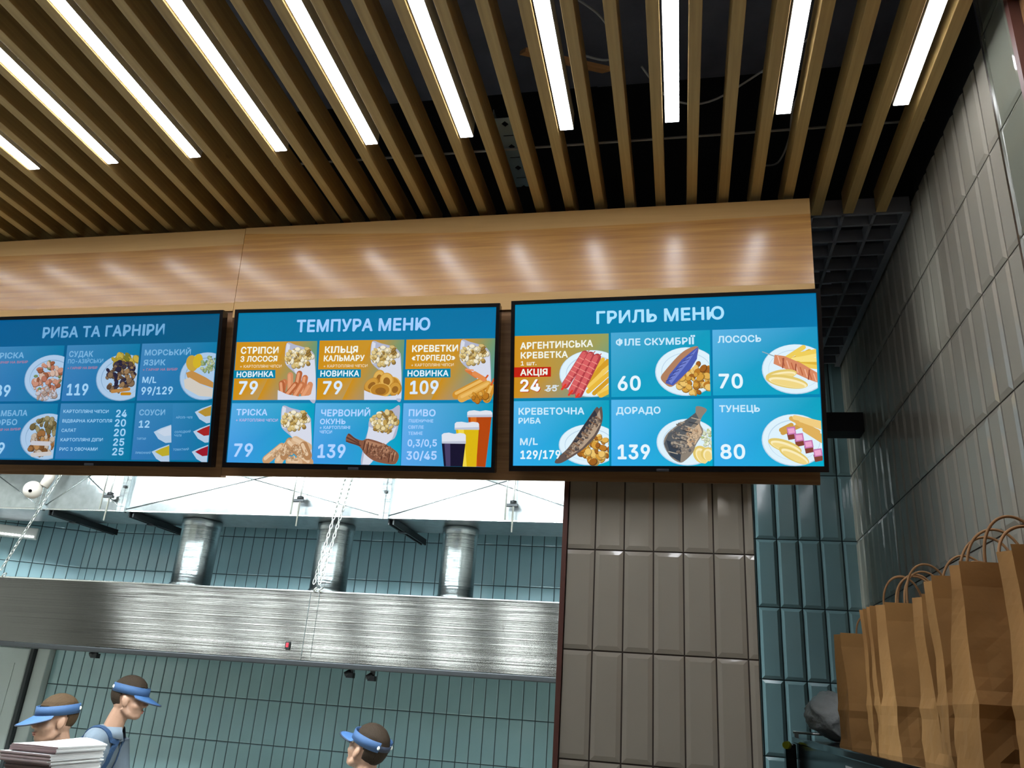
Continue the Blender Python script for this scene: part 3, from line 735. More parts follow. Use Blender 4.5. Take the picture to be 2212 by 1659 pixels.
  ["P",[[781,450],[801,450],[805,529],[790,529]],[70,62,100],None],
  ["P",[[773,455],[771,426],[778,421],[795,419],[814,423],[833,420],[848,422],[853,427],[854,455]],[222,226,236],None],
  ["P",[[773,455],[772,449],[853,446],[854,455]],[190,196,212],None],
  ["P",[[1,207],[160,206],[162,236],[2,236]],[0,130,165],None],
  ["P",[[317,206],[476,206],[477,235],[318,236]],[0,130,165],None],
  ["P",[[633,207],[792,206],[793,236],[634,236]],[0,130,165],None],
  ["T","ТЕМПУРА МЕНЮ",[230,72],[713,73],40.9,[164,206,255]],
  ["T","СТРІПСИ",[23,147],[165,148],23.0,[240,244,232]],
  ["T","З ЛОСОСЯ",[24,176],[163,176],19.0,[240,244,232]],
  ["T","+ КАРТОПЛЯНІ ЧІПСИ",[24,198],[182,198],9.9,[235,215,180]],
  ["T","НОВИНКА",[14,231],[153,230],18.8,[226,240,248]],
  ["T","79",[27,291],[96,290],43.4,[214,232,250]],
  ["T","КІЛЬЦЯ",[341,148],[460,148],22.0,[240,244,232]],
  ["T","КАЛЬМАРУ",[339,177],[486,177],19.5,[240,244,232]],
  ["T","+ КАРТОПЛЯНІ ЧІПСИ",[339,199],[499,199],9.7,[235,215,180]],
  ["T","НОВИНКА",[330,230],[470,230],19.4,[226,240,248]],
  ["T","79",[343,291],[410,290],42.4,[214,232,250]],
  ["T","КРЕВЕТКИ",[656,148],[814,148],21.6,[240,244,232]],
  ["T","«ТОРПЕДО»",[656,178],[806,178],18.1,[240,244,232]],
  ["T","+ КАРТОПЛЯНІ ЧІПСИ",[655,198],[802,198],9.5,[235,215,180]],
  ["T","НОВИНКА",[644,231],[785,231],19.0,[226,240,248]],
  ["T","109",[656,290],[751,289],41.5,[214,232,250]],
  ["T","ТРІСКА",[25,365],[141,365],20.5,[176,210,255]],
  ["T","+ КАРТОПЛЯНІ ЧІПСИ",[25,387],[183,387],9.7,[190,180,225]],
  ["T","79",[28,508],[96,507],42.2,[176,210,255]],
  ["T","ЧЕРВОНИЙ",[342,367],[517,366],21.9,[176,210,255]],
  ["T","ОКУНЬ",[340,394],[431,393],17.1,[176,210,255]],
  ["T","+ КАРТОПЛЯНІ",[340,411],[449,410],10.4,[176,210,255]],
  ["T","ЧІПСИ",[341,426],[385,426],10.4,[176,210,255]],
  ["T","139",[340,507],[436,506],42.3,[176,210,255]],
  ["T","ПИВО",[655,365],[746,365],21.5,[176,210,255]],
  ["T","ПШЕНИЧНЕ",[656,386],[740,386],10.2,[176,210,255]],
  ["T","СВІТЛЕ",[655,407],[708,407],10.2,[176,210,255]],
  ["T","ТЕМНЕ",[656,428],[705,427],10.2,[176,210,255]],
  ["T","0,3/0,5",[656,465],[755,464],21.2,[176,210,255]],
  ["T","30/45",[654,509],[756,507],25.7,[176,210,255]],
 ],
 'fish': [
  ["Q",[[0,0],[941,0],[941,530],[0,530]],[[0,90,145],[0,85,125],[0,110,150],[0,100,155]]],
  ["Q",[[8,103],[309,103],[309,312],[8,312]],[[62,132,184],[8,120,165],[0,118,158],[50,118,180]]],
  ["Q",[[8,321],[309,321],[309,524],[8,524]],[[62,132,184],[8,120,165],[0,118,158],[50,118,180]]],
  ["Q",[[321,103],[627,103],[627,312],[321,312]],[[62,132,184],[8,120,165],[0,118,158],[50,118,180]]],
  ["Q",[[321,321],[627,321],[627,524],[321,524]],[[62,132,184],[8,120,165],[0,118,158],[50,118,180]]],
  ["Q",[[635,103],[936,103],[936,312],[635,312]],[[62,132,184],[8,120,165],[0,118,158],[50,118,180]]],
  ["Q",[[635,321],[936,321],[936,524],[635,524]],[[62,132,184],[8,120,165],[0,118,158],[50,118,180]]],
  ["E",[266,226,115,88,0],[132,166,200],[0,0,314,530]],
  ["E",[266,225,112,86,0],[168,198,228],[0,0,314,530]],
  ["E",[266,226,92,69,0],[132,166,200],[0,0,314,530]],
  ["E",[266,227,90,67,0],[168,198,228],[0,0,314,530]],
  ["C",[255,232,60,66],21,75,23.2,[[176,112,92],[196,140,118],[150,90,62],[206,176,160],[120,140,90]],[0,0,314,530]],
  ["C",[256,285,45,22],22,30,19.2,[[190,190,200],[170,150,140]],[0,0,314,530]],
  ["E",[567,227,109,86,0],[132,166,200],[0,0,627,530]],
  ["E",[567,226,106,84,0],[168,198,228],[0,0,627,530]],
  ["E",[567,227,88,67,0],[132,166,200],[0,0,627,530]],
  ["E",[567,228,85,66,0],[168,198,228],[0,0,627,530]],
  ["C",[573,166,53,22],23,30,27.8,[[170,150,50],[190,168,70],[120,120,40]],[0,0,627,530]],
  ["C",[560,222,63,56],24,87,21.4,[[92,72,58],[128,104,80],[60,52,66],[150,120,84],[40,36,60]],[0,0,627,530]],
  ["S",[532,278,599,270,13],[180,130,70],[0,0,627,530]],
  ["S",[572,287,605,287,11],[190,130,20],[0,0,627,530]],
  ["E",[902,226,102,86,0],[132,166,200],[0,0,936,530]],
  ["E",[902,225,99,84,0],[168,198,228],[0,0,936,530]],
  ["E",[902,226,81,67,0],[132,166,200],[0,0,936,530]],
  ["E",[902,228,79,66,0],[168,198,228],[0,0,936,530]],
  ["E",[845,179,23,30,-20],[196,160,60],[0,0,936,530]],
  ["E",[867,171,19,26,10],[206,176,40],[0,0,936,530]],
  ["C",[919,184,37,30],25,50,13.5,[[150,170,120],[180,190,150],[110,140,90]],[0,0,936,530]],
  ["P",[[824,213],[847,205],[905,231],[948,256],[950,273],[879,251],[831,230]],[190,140,74],[0,0,936,530]],
  ["P",[[818,238],[840,230],[898,260],[950,277],[953,302],[883,297],[825,268]],[206,200,190],[0,0,936,530]],
  ["E",[277,443,113,85,0],[132,166,200],[0,0,314,530]],
  ["E",[277,442,109,83,0],[168,198,228],[0,0,314,530]],
  ["E",[277,443,90,67,0],[132,166,200],[0,0,314,530]],
  ["E",[277,445,88,65,0],[168,198,228],[0,0,314,530]],
  ["C",[268,411,60,35],26,50,21.4,[[130,124,84],[150,140,104],[110,96,60]],[0,0,314,530]],
  ["C",[261,471,55,39],27,62,25.0,[[150,104,60],[176,132,84],[120,80,44],[190,176,160]],[0,0,314,530]],
  ["S",[220,467,290,469,16],[196,196,204],[0,0,314,530]],
  ["S",[226,510,300,505,15],[200,196,196],[0,0,314,530]],
  ["Q",[[784,324],[938,324],[936,524],[796,522]],[[50,130,180],[10,120,160],[0,118,160],[40,115,175]]],
  ["P",[[717,425],[744,412],[784,399],[791,462],[768,464],[738,450]],[176,200,224],[0,0,799,530]],
  ["P",[[730,425],[753,414],[785,403],[788,437],[761,440]],[196,210,228],[0,0,799,530]],
  ["P",[[716,495],[743,483],[783,469],[790,532],[767,535],[737,520]],[176,200,224],[0,0,799,530]],
  ["P",[[729,495],[752,484],[784,473],[787,507],[760,511]],[186,168,40],[0,0,799,530]],
  ["P",[[873,354],[899,341],[939,328],[944,391],[922,394],[893,379]],[176,200,224],[0,0,936,530]],
  ["P",[[885,354],[908,343],[939,332],[942,366],[915,370]],[176,140,50],[0,0,936,530]],
  ["P",[[873,423],[899,411],[939,397],[945,460],[922,462],[894,448]],[176,200,224],[0,0,936,530]],
  ["P",[[886,423],[909,412],[939,401],[942,435],[916,438]],[160,34,34],[0,0,936,530]],
  ["P",[[874,494],[900,482],[940,468],[946,530],[923,533],[895,519]],[176,200,224],[0,0,936,530]],
  ["P",[[887,494],[910,483],[940,472],[943,506],[917,509]],[150,22,40],[0,0,936,530]],
  ["T","РИБА ТА ГАРНІРИ",[212,73],[721,72],39.1,[112,170,214]],
  ["T","ТРІСКА",[9,149],[139,148],21.0,[120,176,218]],
  ["T","+ ГАРНІР НА ВИБІР",[4,169],[160,168],9.1,[176,120,146]],
  ["T","89",[33,292],[97,293],40.5,[158,205,240]],
  ["T","СУДАК",[336,147],[436,148],20.5,[120,176,218]],
  ["T","ПО-АЗІЙСЬКИ",[334,172],[482,172],15.1,[120,176,218]],
  ["T","+ ГАРНІР НА ВИБІР",[335,194],[461,194],8.9,[176,120,146]],
  ["T","119",[344,290],[430,290],39.6,[158,205,240]],
  ["T","МОРСЬКИЙ",[652,147],[836,148],20.0,[120,176,218]],
  ["T","ЯЗИК",[651,184],[738,184],20.0,[120,176,218]],
  ["T","+ ГАРНІР НА ВИБІР",[650,204],[790,204],8.7,[176,120,146]],
  ["T","M/L",[653,247],[708,248],20.7,[158,205,240]],
  ["T","99/129",[653,290],[777,289],25.7,[158,205,240]],
  ["T","КАМБАЛА",[28,368],[184,366],20.5,[120,176,218]],
  ["T","ТЮРБО",[20,402],[144,400],20.4,[120,176,218]],
  ["T","+ ГАРНІР НА ВИБІР",[21,425],[163,420],8.9,[176,120,146]],
  ["T","99",[38,508],[102,507],39.5,[158,205,240]],
  ["T","КАРТОПЛЯНІ ЧІПСИ",[338,356],[526,357],11.3,[158,205,240]],
  ["T","24",[559,371],[601,371],24.8,[158,205,240]],
  ["T","ВІДВАРНА КАРТОПЛЯ",[338,391],[544,391],11.3,[158,205,240]],
  ["T","20",[558,405],[601,405],24.7,[158,205,240]],
  ["T","САЛАТ",[339,426],[399,425],11.2,[158,205,240]],
  ["T","20",[558,440],[603,439],24.6,[158,205,240]],
  ["T","КАРТОПЛЯНІ ДІПИ",[339,460],[514,459],11.2,[158,205,240]],
  ["T","25",[559,474],[602,474],24.5,[158,205,240]],
  ["T","РИС З ОВОЧАМИ",[339,494],[496,493],11.2,[158,205,240]],
  ["T","25",[559,508],[603,508],24.4,[158,205,240]],
  ["T","СОУСИ",[653,365],[755,365],19.6,[120,176,218]],
  ["T","12",[656,409],[697,409],23.7,[158,205,240]],
  ["T","ТАРТАР",[652,453],[689,453],7.6,[120,176,218]],
  ["T","ЛИМОННИЙ",[651,503],[713,503],7.5,[120,176,218]],
  ["T","АЙОЛІ-ЧІЛІ",[801,377],[865,377],7.5,[120,176,218]],
  ["T","СОЛОДКИЙ",[801,429],[863,427],7.5,[120,176,218]],
  ["T","ЧІЛІ",[801,441],[828,441],7.5,[120,176,218]],
  ["T","ТОМАТНИЙ",[801,491],[862,489],7.5,[120,176,218]],
 ],
}

# ------------------------------------------------------------------ the tilted wooden menu board
TILT = R(12.8)
def plane_frame(origin, roll=0.0, tilt=TILT):
    X = Vector((1, 0, 0)); U = Vector((0, -math.sin(tilt), math.cos(tilt))); N = Vector((0, -math.cos(tilt), -math.sin(tilt)))
    x = X * math.cos(roll) + U * math.sin(roll); u = U * math.cos(roll) - X * math.sin(roll)
    return Matrix(((x.x, u.x, N.x, origin[0]), (x.y, u.y, N.y, origin[1]), (x.z, u.z, N.z, origin[2]), (0, 0, 0, 1)))
BF = plane_frame((0, 2.50, 0.664))
HF = plane_frame((0, 2.367, 1.25), tilt=R(5.5))    # the header above the screens stands steeper
board = thing('menu_board', 'long tilted oak board under the ceiling slats carrying the three menu screens', 'menu board', BF.translation, BF.to_3x3())
def prism(bm, poly, h0, h1, mat=0, wedge=0.0, ytop=0.9, back=None):
    a = [bm.verts.new((x, y, h0)) for x, y in poly]; b = [bm.verts.new((x, y, h1 + wedge * (ytop - y))) for x, y in poly]
    fs = [bm.faces.new(b), bm.faces.new(a[::-1])]
    for f_ in fs: f_.material_index = mat
    if back is not None: fs[1].material_index = back
    for i in range(len(poly)):
        j = (i + 1) % len(poly); bm.faces.new((a[i], a[j], b[j], b[i])).material_index = mat
XL = -4.6
SEAM = -1.588
JS = 0.603                                    # where the screen panel meets the steeper header
def on_header(poly, h0, h1, name, mats, **kw):
    bm = bmesh.new(); prism(bm, poly, h0, h1, **kw); bm.transform(HF); return obj(name, bm, mats, board)
for x0, x1, b0 in ((XL, SEAM - 0.0008, -0.006), (SEAM + 0.0008, 0.4195, 0.0)):
    bm = bmesh.new(); prism(bm, [(x0, b0), (x1, b0), (x1, JS), (x0, JS)], -0.035, 0.0, back=1)
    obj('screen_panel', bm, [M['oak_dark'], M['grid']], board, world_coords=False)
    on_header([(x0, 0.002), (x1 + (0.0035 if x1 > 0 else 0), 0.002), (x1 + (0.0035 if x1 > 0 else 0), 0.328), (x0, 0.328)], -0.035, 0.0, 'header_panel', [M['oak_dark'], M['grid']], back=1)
# plain oak above a wavy line on each panel and as edging under the veneer, glossy veneer sheets between
XR = 0.4235
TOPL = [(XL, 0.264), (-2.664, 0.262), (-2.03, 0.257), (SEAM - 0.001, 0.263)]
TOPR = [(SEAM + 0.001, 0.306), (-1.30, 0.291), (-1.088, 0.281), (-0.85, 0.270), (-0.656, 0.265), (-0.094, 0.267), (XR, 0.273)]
on_header(TOPL + [(SEAM - 0.001, 0.327), (XL, 0.327)], 0.0003, 0.004, 'top_oak', M['oak'])
on_header(TOPR + [(XR, 0.329), (SEAM + 0.001, 0.329)], 0.0003, 0.004, 'top_oak', M['oak'])
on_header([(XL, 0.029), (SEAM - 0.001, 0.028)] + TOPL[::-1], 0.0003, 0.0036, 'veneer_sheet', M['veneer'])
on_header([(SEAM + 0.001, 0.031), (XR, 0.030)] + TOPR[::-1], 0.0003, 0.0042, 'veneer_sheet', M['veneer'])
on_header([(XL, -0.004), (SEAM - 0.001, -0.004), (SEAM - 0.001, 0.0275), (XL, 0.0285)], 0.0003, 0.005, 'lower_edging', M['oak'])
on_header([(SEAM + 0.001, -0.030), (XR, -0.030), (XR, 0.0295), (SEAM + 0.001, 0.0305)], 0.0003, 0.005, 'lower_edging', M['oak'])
# black steel bar that ties the board to the right hand wall
bm = bmesh.new(); box(bm, 0.35, XW - 0.008, 3.44, 3.54, 1.150, 1.235)
tag(obj('support_bar', bm, M['black']), 'black steel bar between the right end of the menu board and the tiled wall', 'bar')

# ------------------------------------------------------------------ menu screens
SW, SH = 0.9413, 0.5295
def screen_material(name, gain):
    m = bpy.data.materials.new(name); m.use_nodes = True; nt = m.node_tree; b = nt.nodes['Principled BSDF']
    a = nt.nodes.new('ShaderNodeVertexColor'); a.layer_name = 'picture'
    nt.links.new(a.outputs['Color'], b.inputs['Emission Color']); b.inputs['Emission Strength'].default_value = gain
    b.inputs['Base Color'].default_value = (0.004, 0.004, 0.005, 1); b.inputs['Roughness'].default_value = 0.22; b.inputs['Specular IOR Level'].default_value = 0.25
    return m

def clip_poly(poly, rect):
    x0, y0, x1, y1 = rect
    for ax, lim, sgn in ((0, x0, 1), (0, x1, -1), (1, y0, 1), (1, y1, -1)):
        out = []
        for i in range(len(poly)):
            a, b = poly[i - 1], poly[i]
            ia, ib = (a[ax] - lim) * sgn >= 0, (b[ax] - lim) * sgn >= 0
            if ia != ib:
                t = (lim - a[ax]) / (b[ax] - a[ax]); out.append(tuple(a[j] + (b[j] - a[j]) * t for j in range(2)))
            if ib: out.append(tuple(b))
        poly = out
        if len(poly) < 3: return []
    return poly

try:                                          # Blender's own interface typeface, a plain grotesque; else its built-in font
    import os
    FACE = bpy.data.fonts.load(os.path.join(bpy.utils.resource_path('LOCAL'), 'datafiles', 'fonts', 'Inter.woff2'))
except Exception: FACE = None
LOOKALIKE = str.maketrans('АВЕМНОРСТХ', 'ABEMHOPCTX')   # same letter shapes, drawn from one face
def glyph_mesh(text):
    if not any(c in text for c in 'ІЇ'): return raw_glyphs(text)
    V, F, x = [], [], 0.0                     # the plain upright stroke of these two letters is drawn as a bar
    hw = raw_glyphs('H')[0]; hx0, hx1, hh = min(p[0] for p in hw), max(p[0] for p in hw), max(p[1] for p in hw); st = 0.092
    def bar(x0, x1, y0, y1):
        b = len(V); V.extend([(x0, y0), (x1, y0), (x1, y1), (x0, y1)]); F.append((b, b + 1, b + 2, b + 3))
    seg = ''
    for ch in text + '\n':
        if ch in 'ІЇ\n':
            if seg:
                v, f = raw_glyphs(seg); b = len(V); V.extend((p[0] + x, p[1]) for p in v); F.extend(tuple(b + i for i in q) for q in f)
                if ch != '\n': x += max(p[0] for p in raw_glyphs(seg + 'H')[0]) - (hx1 - hx0) - hx0
            seg = ''
            if ch == '\n': break
            bar(x + hx0, x + hx0 + st, 0.0, hh)
            if ch == 'Ї':
                for q in (-0.085, 0.085): bar(x + hx0 + st / 2 + q - 0.05, x + hx0 + st / 2 + q + 0.05, hh + 0.07, hh + 0.17)
            x += hx0 * 2 + st
        else: seg += ch
    return V, F
def raw_glyphs(text):
    text = text.translate(LOOKALIKE)
    c = bpy.data.curves.new('lettering', 'FONT')
    if FACE: c.font = FACE
    c.body = text; c.resolution_u = 3; c.size = 1.0; c.space_character = 1.04
    o = bpy.data.objects.new('lettering', c); C.objects.link(o)
    dg = bpy.context.evaluated_depsgraph_get(); me = o.evaluated_get(dg).to_mesh()
    vs_ = [(v.co.x, v.co.y) for v in me.vertices]; fs = [tuple(p.vertices) for p in me.polygons]
    o.evaluated_get(dg).to_mesh_clear(); bpy.data.objects.remove(o); bpy.data.curves.remove(c)
    return vs_, fs

_v, _f = glyph_mesh('H'); CAP_H = max(y for x, y in _v)
class Picture:
    """a flat menu picture: coloured shapes stacked by hair's breadths on the display, in millimetres from its top left"""
    def __init__(s): s.v = []; s.f = []; s.c = []; s.layer = 0; s.full = (0.0, 0.0, 941.3, 529.5)
    def add(s, pts, cols):
        if len(pts) < 3: return
        b = len(s.v); s.v += [(x, y, s.layer) for x, y in pts]; s.f.append(tuple(range(b, b + len(pts)))); s.c += cols
    def poly(s, pts, col, clip=None):
        p = clip_poly([tuple(q) for q in pts], s.full)
        if clip and p: p = clip_poly(p, clip)
        s.add(p, [col] * len(p))
    def ell(s, cx, cy, rx, ry, rot, col, clip=None, n=40):
        c_, s_ = math.cos(R(rot)), math.sin(R(rot))
        s.poly([(cx + rx * math.cos(2 * PI * k / n) * c_ - ry * math.sin(2 * PI * k / n) * s_, cy + rx * math.cos(2 * PI * k / n) * s_ + ry * math.sin(2 * PI * k / n) * c_) for k in range(n)], col, clip)
    def cap(s, x0, y0, x1, y1, w, col, clip=None):
        a = math.atan2(y1 - y0, x1 - x0); r = w / 2; pts = []
        for k in range(9): t = a + PI / 2 + PI * k / 8; pts.append((x0 + r * math.cos(t), y0 + r * math.sin(t)))
        for k in range(9): t = a - PI / 2 + PI * k / 8; pts.append((x1 + r * math.cos(t), y1 + r * math.sin(t)))
        s.poly(pts, col, clip)
    def text(s, t, a, b, cap, col):
        vs_, fs = glyph_mesh(t)
        hs = sorted(y for x, y in vs_); x0 = min(x for x, y in vs_); x1 = max(x for x, y in vs_)
        dx, dy = b[0] - a[0], b[1] - a[1]; sx = dx / (x1 - x0); sy = cap / CAP_H; bold = cap * (0.046 if cap > 17 else 0.026)
        for k in range(9):
            ox, oy = (0, 0) if k == 8 else (bold * math.cos(2 * PI * k / 8), bold * math.sin(2 * PI * k / 8))
            base = len(s.v)
            for x, y in vs_:
                u = (x - x0) * sx; s.v.append((a[0] + u + ox, a[1] + dy * u / dx - y * sy + oy, s.layer)); s.c.append(col)
            s.f += [tuple(base + i for i in f) for f in fs]
    def run(s, cmds):
        for c in cmds:
            s.layer += 1
            k = c[0]
            if k == 'Q':
                s.add([tuple(p) for p in c[1]], [tuple(q) for q in c[2]])
            elif k == 'P':
                q = c[1]
                if len(q) >= 10:                # food outlines are rounded
                    q = [(v.x, v.y) for v in smoothline([(*q[-1], 0)] + [(*w_, 0) for w_ in q] + [(*q[0], 0), (*q[1], 0)], 4)[4:-4]]
                s.poly(q, tuple(c[2]), c[3])
            elif k == 'E': s.ell(*c[1], tuple(c[2]), c[3])
            elif k == 'S': s.cap(*c[1], tuple(c[2]), c[3])
            elif k == 'T': s.text(c[1], c[2], c[3], c[4], tuple(c[5]))
            elif k == 'C':
                cx, cy, rx, ry = c[1]; rnd = random.Random(c[2])
                for i in range(c[3]):
                    a, q = rnd.uniform(0, 2 * PI), math.sqrt(rnd.random()); z = c[4] * rnd.uniform(0.6, 1.25)
                    x, y = cx + rx * q * math.cos(a), cy + ry * q * math.sin(a); ro = rnd.uniform(0, 180); col = rnd.choice(c[5]); asp = rnd.uniform(0.45, 0.95)
                    s.layer += 0.25
                    s.ell(x, y, z * 0.55, z * 0.55 * asp, ro, tuple(v * 0.72 for v in col), c[6], 12)
                    s.layer += 0.1
                    s.ell(x - z * 0.05, y - z * 0.06, z * 0.46, z * 0.46 * asp, ro, tuple(col), c[6], 12)
    def mesh(s, name):
        k = 0.0035 / max(1, s.layer)
        me = bpy.data.meshes.new(name)
        v = [(x / 1000, SH - y / 1000, 0.0001 + z * k) for x, y, z in s.v]
        f = []
        for q in s.f:                          # every shape faces the viewer
            ar = sum(v[q[i - 1]][0] * v[q[i]][1] - v[q[i]][0] * v[q[i - 1]][1] for i in range(len(q)))
            f.append(q if ar > 0 else q[::-1])
        me.from_pydata(v, [], f)
        ca = me.color_attributes.new('picture', 'FLOAT_COLOR', 'POINT')
        ca.data.foreach_set('color', [t for c in s.c for t in (*lin(c), 1.0)])
        me.update(); return me

def menu_screen(x0, roll, key, gain, label, dx=0.0):
    F = plane_frame((x0 + dx, 2.43, 0.285 * 2.43), roll)
    t = thing('menu_screen', label, 'menu screen', F.translation, F.to_3x3(), 'menu screens on the oak board')
    bz, bb = 0.0125, 0.0175
    bm = bmesh.new()
    o4 = [(-bz, -bb), (SW + bz, -bb), (SW + bz, SH + bz), (-bz, SH + bz)]; i4 = [(0, 0), (SW, 0), (SW, SH), (0, SH)]
    for z0, z1 in ((-0.008, 0.006),):
        A = [bm.verts.new((*p, z1)) for p in o4]; B = [bm.verts.new((*p, z1)) for p in i4]; D = [bm.verts.new((*p, z0)) for p in o4]; E = [bm.verts.new((*p, z0 + 0.006)) for p in i4]
        for i in range(4):
            j = (i + 1) % 4
            bm.faces.new((A[i], A[j], B[j], B[i])); bm.faces.new((A[i], D[i], D[j], A[j])); bm.faces.new((B[i], B[j], E[j], E[i]))
    obj('bezel', bm, M['plastic_black'], t, world_coords=False)
    bm = bmesh.new(); box(bm, -bz + 0.001, SW + bz - 0.001, -bb + 0.001, SH + bz - 0.001, -0.030, -0.004, bevel=0.004); box(bm, 0.15, SW - 0.15, 0.06, SH - 0.12, -0.0615, -0.029, bevel=0.006)
    obj('housing', bm, M['plastic_black'], t, world_coords=False)
    pic = Picture(); pic.run(SCREENS[key]); me = pic.mesh('display'); me.materials.append(screen_material('display_' + key, gain))
    d = bpy.data.objects.new('display', me); C.objects.link(d); d.parent = t
    bm = bmesh.new(); box(bm, SW / 2 - 0.019, SW / 2 + 0.019, -0.0165, -0.009, 0.0055, 0.0085, bevel=0.001)
    tag(obj('maker_badge', bm, M['badge'], t, world_coords=False), 'small grey maker badge')
    return t
M['badge'] = mat('badge_grey', lin((60, 64, 72)), 0.4, metal=0.3, bump=0.0001, bscale=60)
SCREEN_GAIN = 1.0
menu_screen(-0.5190, R(0.55), 'grill', SCREEN_GAIN, 'rightmost menu screen headed with the grill menu, mostly turquoise panels of fish plates', -0.001)
menu_screen(-1.5336, R(-0.35), 'tempura', SCREEN_GAIN, 'middle menu screen with three orange panels above three blue ones showing paper cones', 0.001)
menu_screen(-2.5484, R(0.0), 'fish', SCREEN_GAIN, 'leftmost, dimmer blue menu screen cut off by the picture edge, listing fish and side dishes', 0.0065)

# ------------------------------------------------------------------ kitchen: hood, duct, pipes, chains
HY = 4.95
hood = thing('exhaust_hood', 'long brushed stainless steel kitchen exhaust hood with reflections of lamps', 'extractor hood', (-2.6, HY, 0.13))
def hood_sheet(x0, x1):
    bm = bmesh.new(); random.seed(int(x0 * 100)); nx = 40; nz = 6; g = []
    for j in range(nz + 1):
        g.append([bm.verts.new((x0 + (x1 - x0) * i / nx, HY + 0.0022 * noise.noise(Vector((x0 + (x1 - x0) * i / nx * 2.3, j * 0.05, 3.1))), 0.134 + (0.556 - 0.134) * j / nz)) for i in range(nx + 1)])
    for j in range(nz):
        for i in range(nx): bm.faces.new((g[j][i], g[j][i + 1], g[j + 1][i + 1], g[j + 1][i]))
    return bm
for x0, x1 in ((-5.3, -2.334), (-2.331, -2.272), (-2.269, -0.46)):
    bm = hood_sheet(x0, x1); obj('front_sheet', bm, M['steel'], hood, smooth=True)
bm = bmesh.new(); box(bm, -5.3, -0.46, HY + 0.006, 5.90, 0.545, 0.560); box(bm, -0.475, -0.46, HY + 0.006, 5.90, 0.134, 0.545); box(bm, -5.3, -5.285, HY + 0.006, 5.90, 0.134, 0.545)
obj('hood_shell', bm, M['galv_pipe'], hood)
bm = bmesh.new(); box(bm, -5.3, -0.46, HY - 0.002, HY + 0.05, 0.100, 0.133, bevel=0.006); obj('drip_lip', bm, M['steel_dark'], hood)
bm = bmesh.new(); box(bm, -5.3, -0.46, HY - 0.004, HY + 0.02, 0.552, 0.562, bevel=0.002); obj('top_lip', bm, M['trim_metal'], hood)
bm = bmesh.new(); box(bm, -2.450, -2.418, HY - 0.010, HY, 0.196, 0.240, bevel=0.002)
sw = obj('switch', bm, M['black'], hood); bm = bmesh.new(); box(bm, -2.442, -2.426, HY - 0.014, HY - 0.009, 0.206, 0.232, bevel=0.002); obj('switch_lamp', bm, M['red_lamp'], sw)
for x, z in ((-3.865, 0.095), (-2.03, 0.082), (-1.885, 0.072)):
    bm = bmesh.new(); tube(bm, [(x, HY + 0.10, 0.14), (x, HY + 0.10, z)], 0.016, 10); tube(bm, [(x, HY + 0.10, z + 0.005), (x - 0.035, HY + 0.085, z - 0.012)], [0.022, 0.014], 10); box(bm, x - 0.022, x + 0.022, HY + 0.08, HY + 0.12, z - 0.03, z)
    obj('spray_nozzle', bm, M['steel_dark'], hood)
bm = bmesh.new(); box(bm, -5.28, -0.48, HY + 0.05, 5.90, 0.16, 0.17); obj('filter_plate', bm, M['steel_dark'], hood)

DY0, DY1, DZ0, DZ1 = 4.96, 5.46, 1.055, 1.52
duct = thing('ventilation_duct', 'bright galvanised rectangular ventilation duct above the exhaust hood', 'duct', (-2.6, DY0, DZ0))
bm = bmesh.new()
xs_ = [-5.4, -4.53, -3.86, -1.90, -0.40]
for a, b in zip(xs_, xs_[1:]):
    nx, nz = 24, 8; g = []
    for j in range(nz + 1):
        row = []
        for i in range(nx + 1):
            u, v = i / nx, j / nz
            d = 0.018 * (1 - max(abs(2 * u - 1), abs(2 * v - 1))) + 0.004 * noise.noise(Vector((a + u * (b - a) * 2.0, v * 1.5, 7)))
            edge = min(u, 1 - u, v, 1 - v)
            row.append(bm.verts.new((a + (b - a) * u, DY0 - d * (1 if edge > 0 else 0), DZ0 + (DZ1 - DZ0) * v)))
        g.append(row)
    for j in range(nz):
        for i in range(nx): bm.faces.new((g[j][i], g[j + 1][i], g[j + 1][i + 1], g[j][i + 1]))
box(bm, -5.4, -0.40, DY0 + 0.001, DY1, DZ0, DZ1)
obj('duct_body', bm, M['galv'], duct)
for a, b in zip(xs_, xs_[1:]):
    bm = bmesh.new(); cx = (a + b) / 2; cz = (DZ0 + DZ1) / 2
    for ex, ez in ((a, DZ0), (b, DZ0), (a, DZ1), (b, DZ1)):
        tube(bm, [(ex + (cx - ex) * 0.03, DY0 - 0.003, ez + (cz - ez) * 0.03), (cx, DY0 - 0.020, cz)], 0.0035, 6)
    obj('cross_crease', bm, M['galv_pipe'], duct)
for x in (-4.53, -3.86, -1.90):
    bm = bmesh.new()
    for s in (-1, 1): box(bm, x + s * 0.017 - 0.016, x + s * 0.017 + 0.016, DY0 - 0.030, DY0 + 0.002, DZ0 - 0.02, DZ1, bevel=0.002)
    obj('duct_flange', bm, M['galv_pipe'], duct)
    bm = bmesh.new(); tube(bm, [(x, DY0 - 0.045, DZ0 + 0.16), (x, DY0 - 0.02, DZ0 + 0.16)], 0.011, 6); obj('flange_bolt', bm, M['steel_dark'], duct)
bm = bmesh.new(); box(bm, -5.4, -0.40, DY0 - 0.006, DY0 + 0.01, DZ0 - 0.012, DZ0, bevel=0.002); obj('lower_seam', bm, M['trim_metal'], duct)
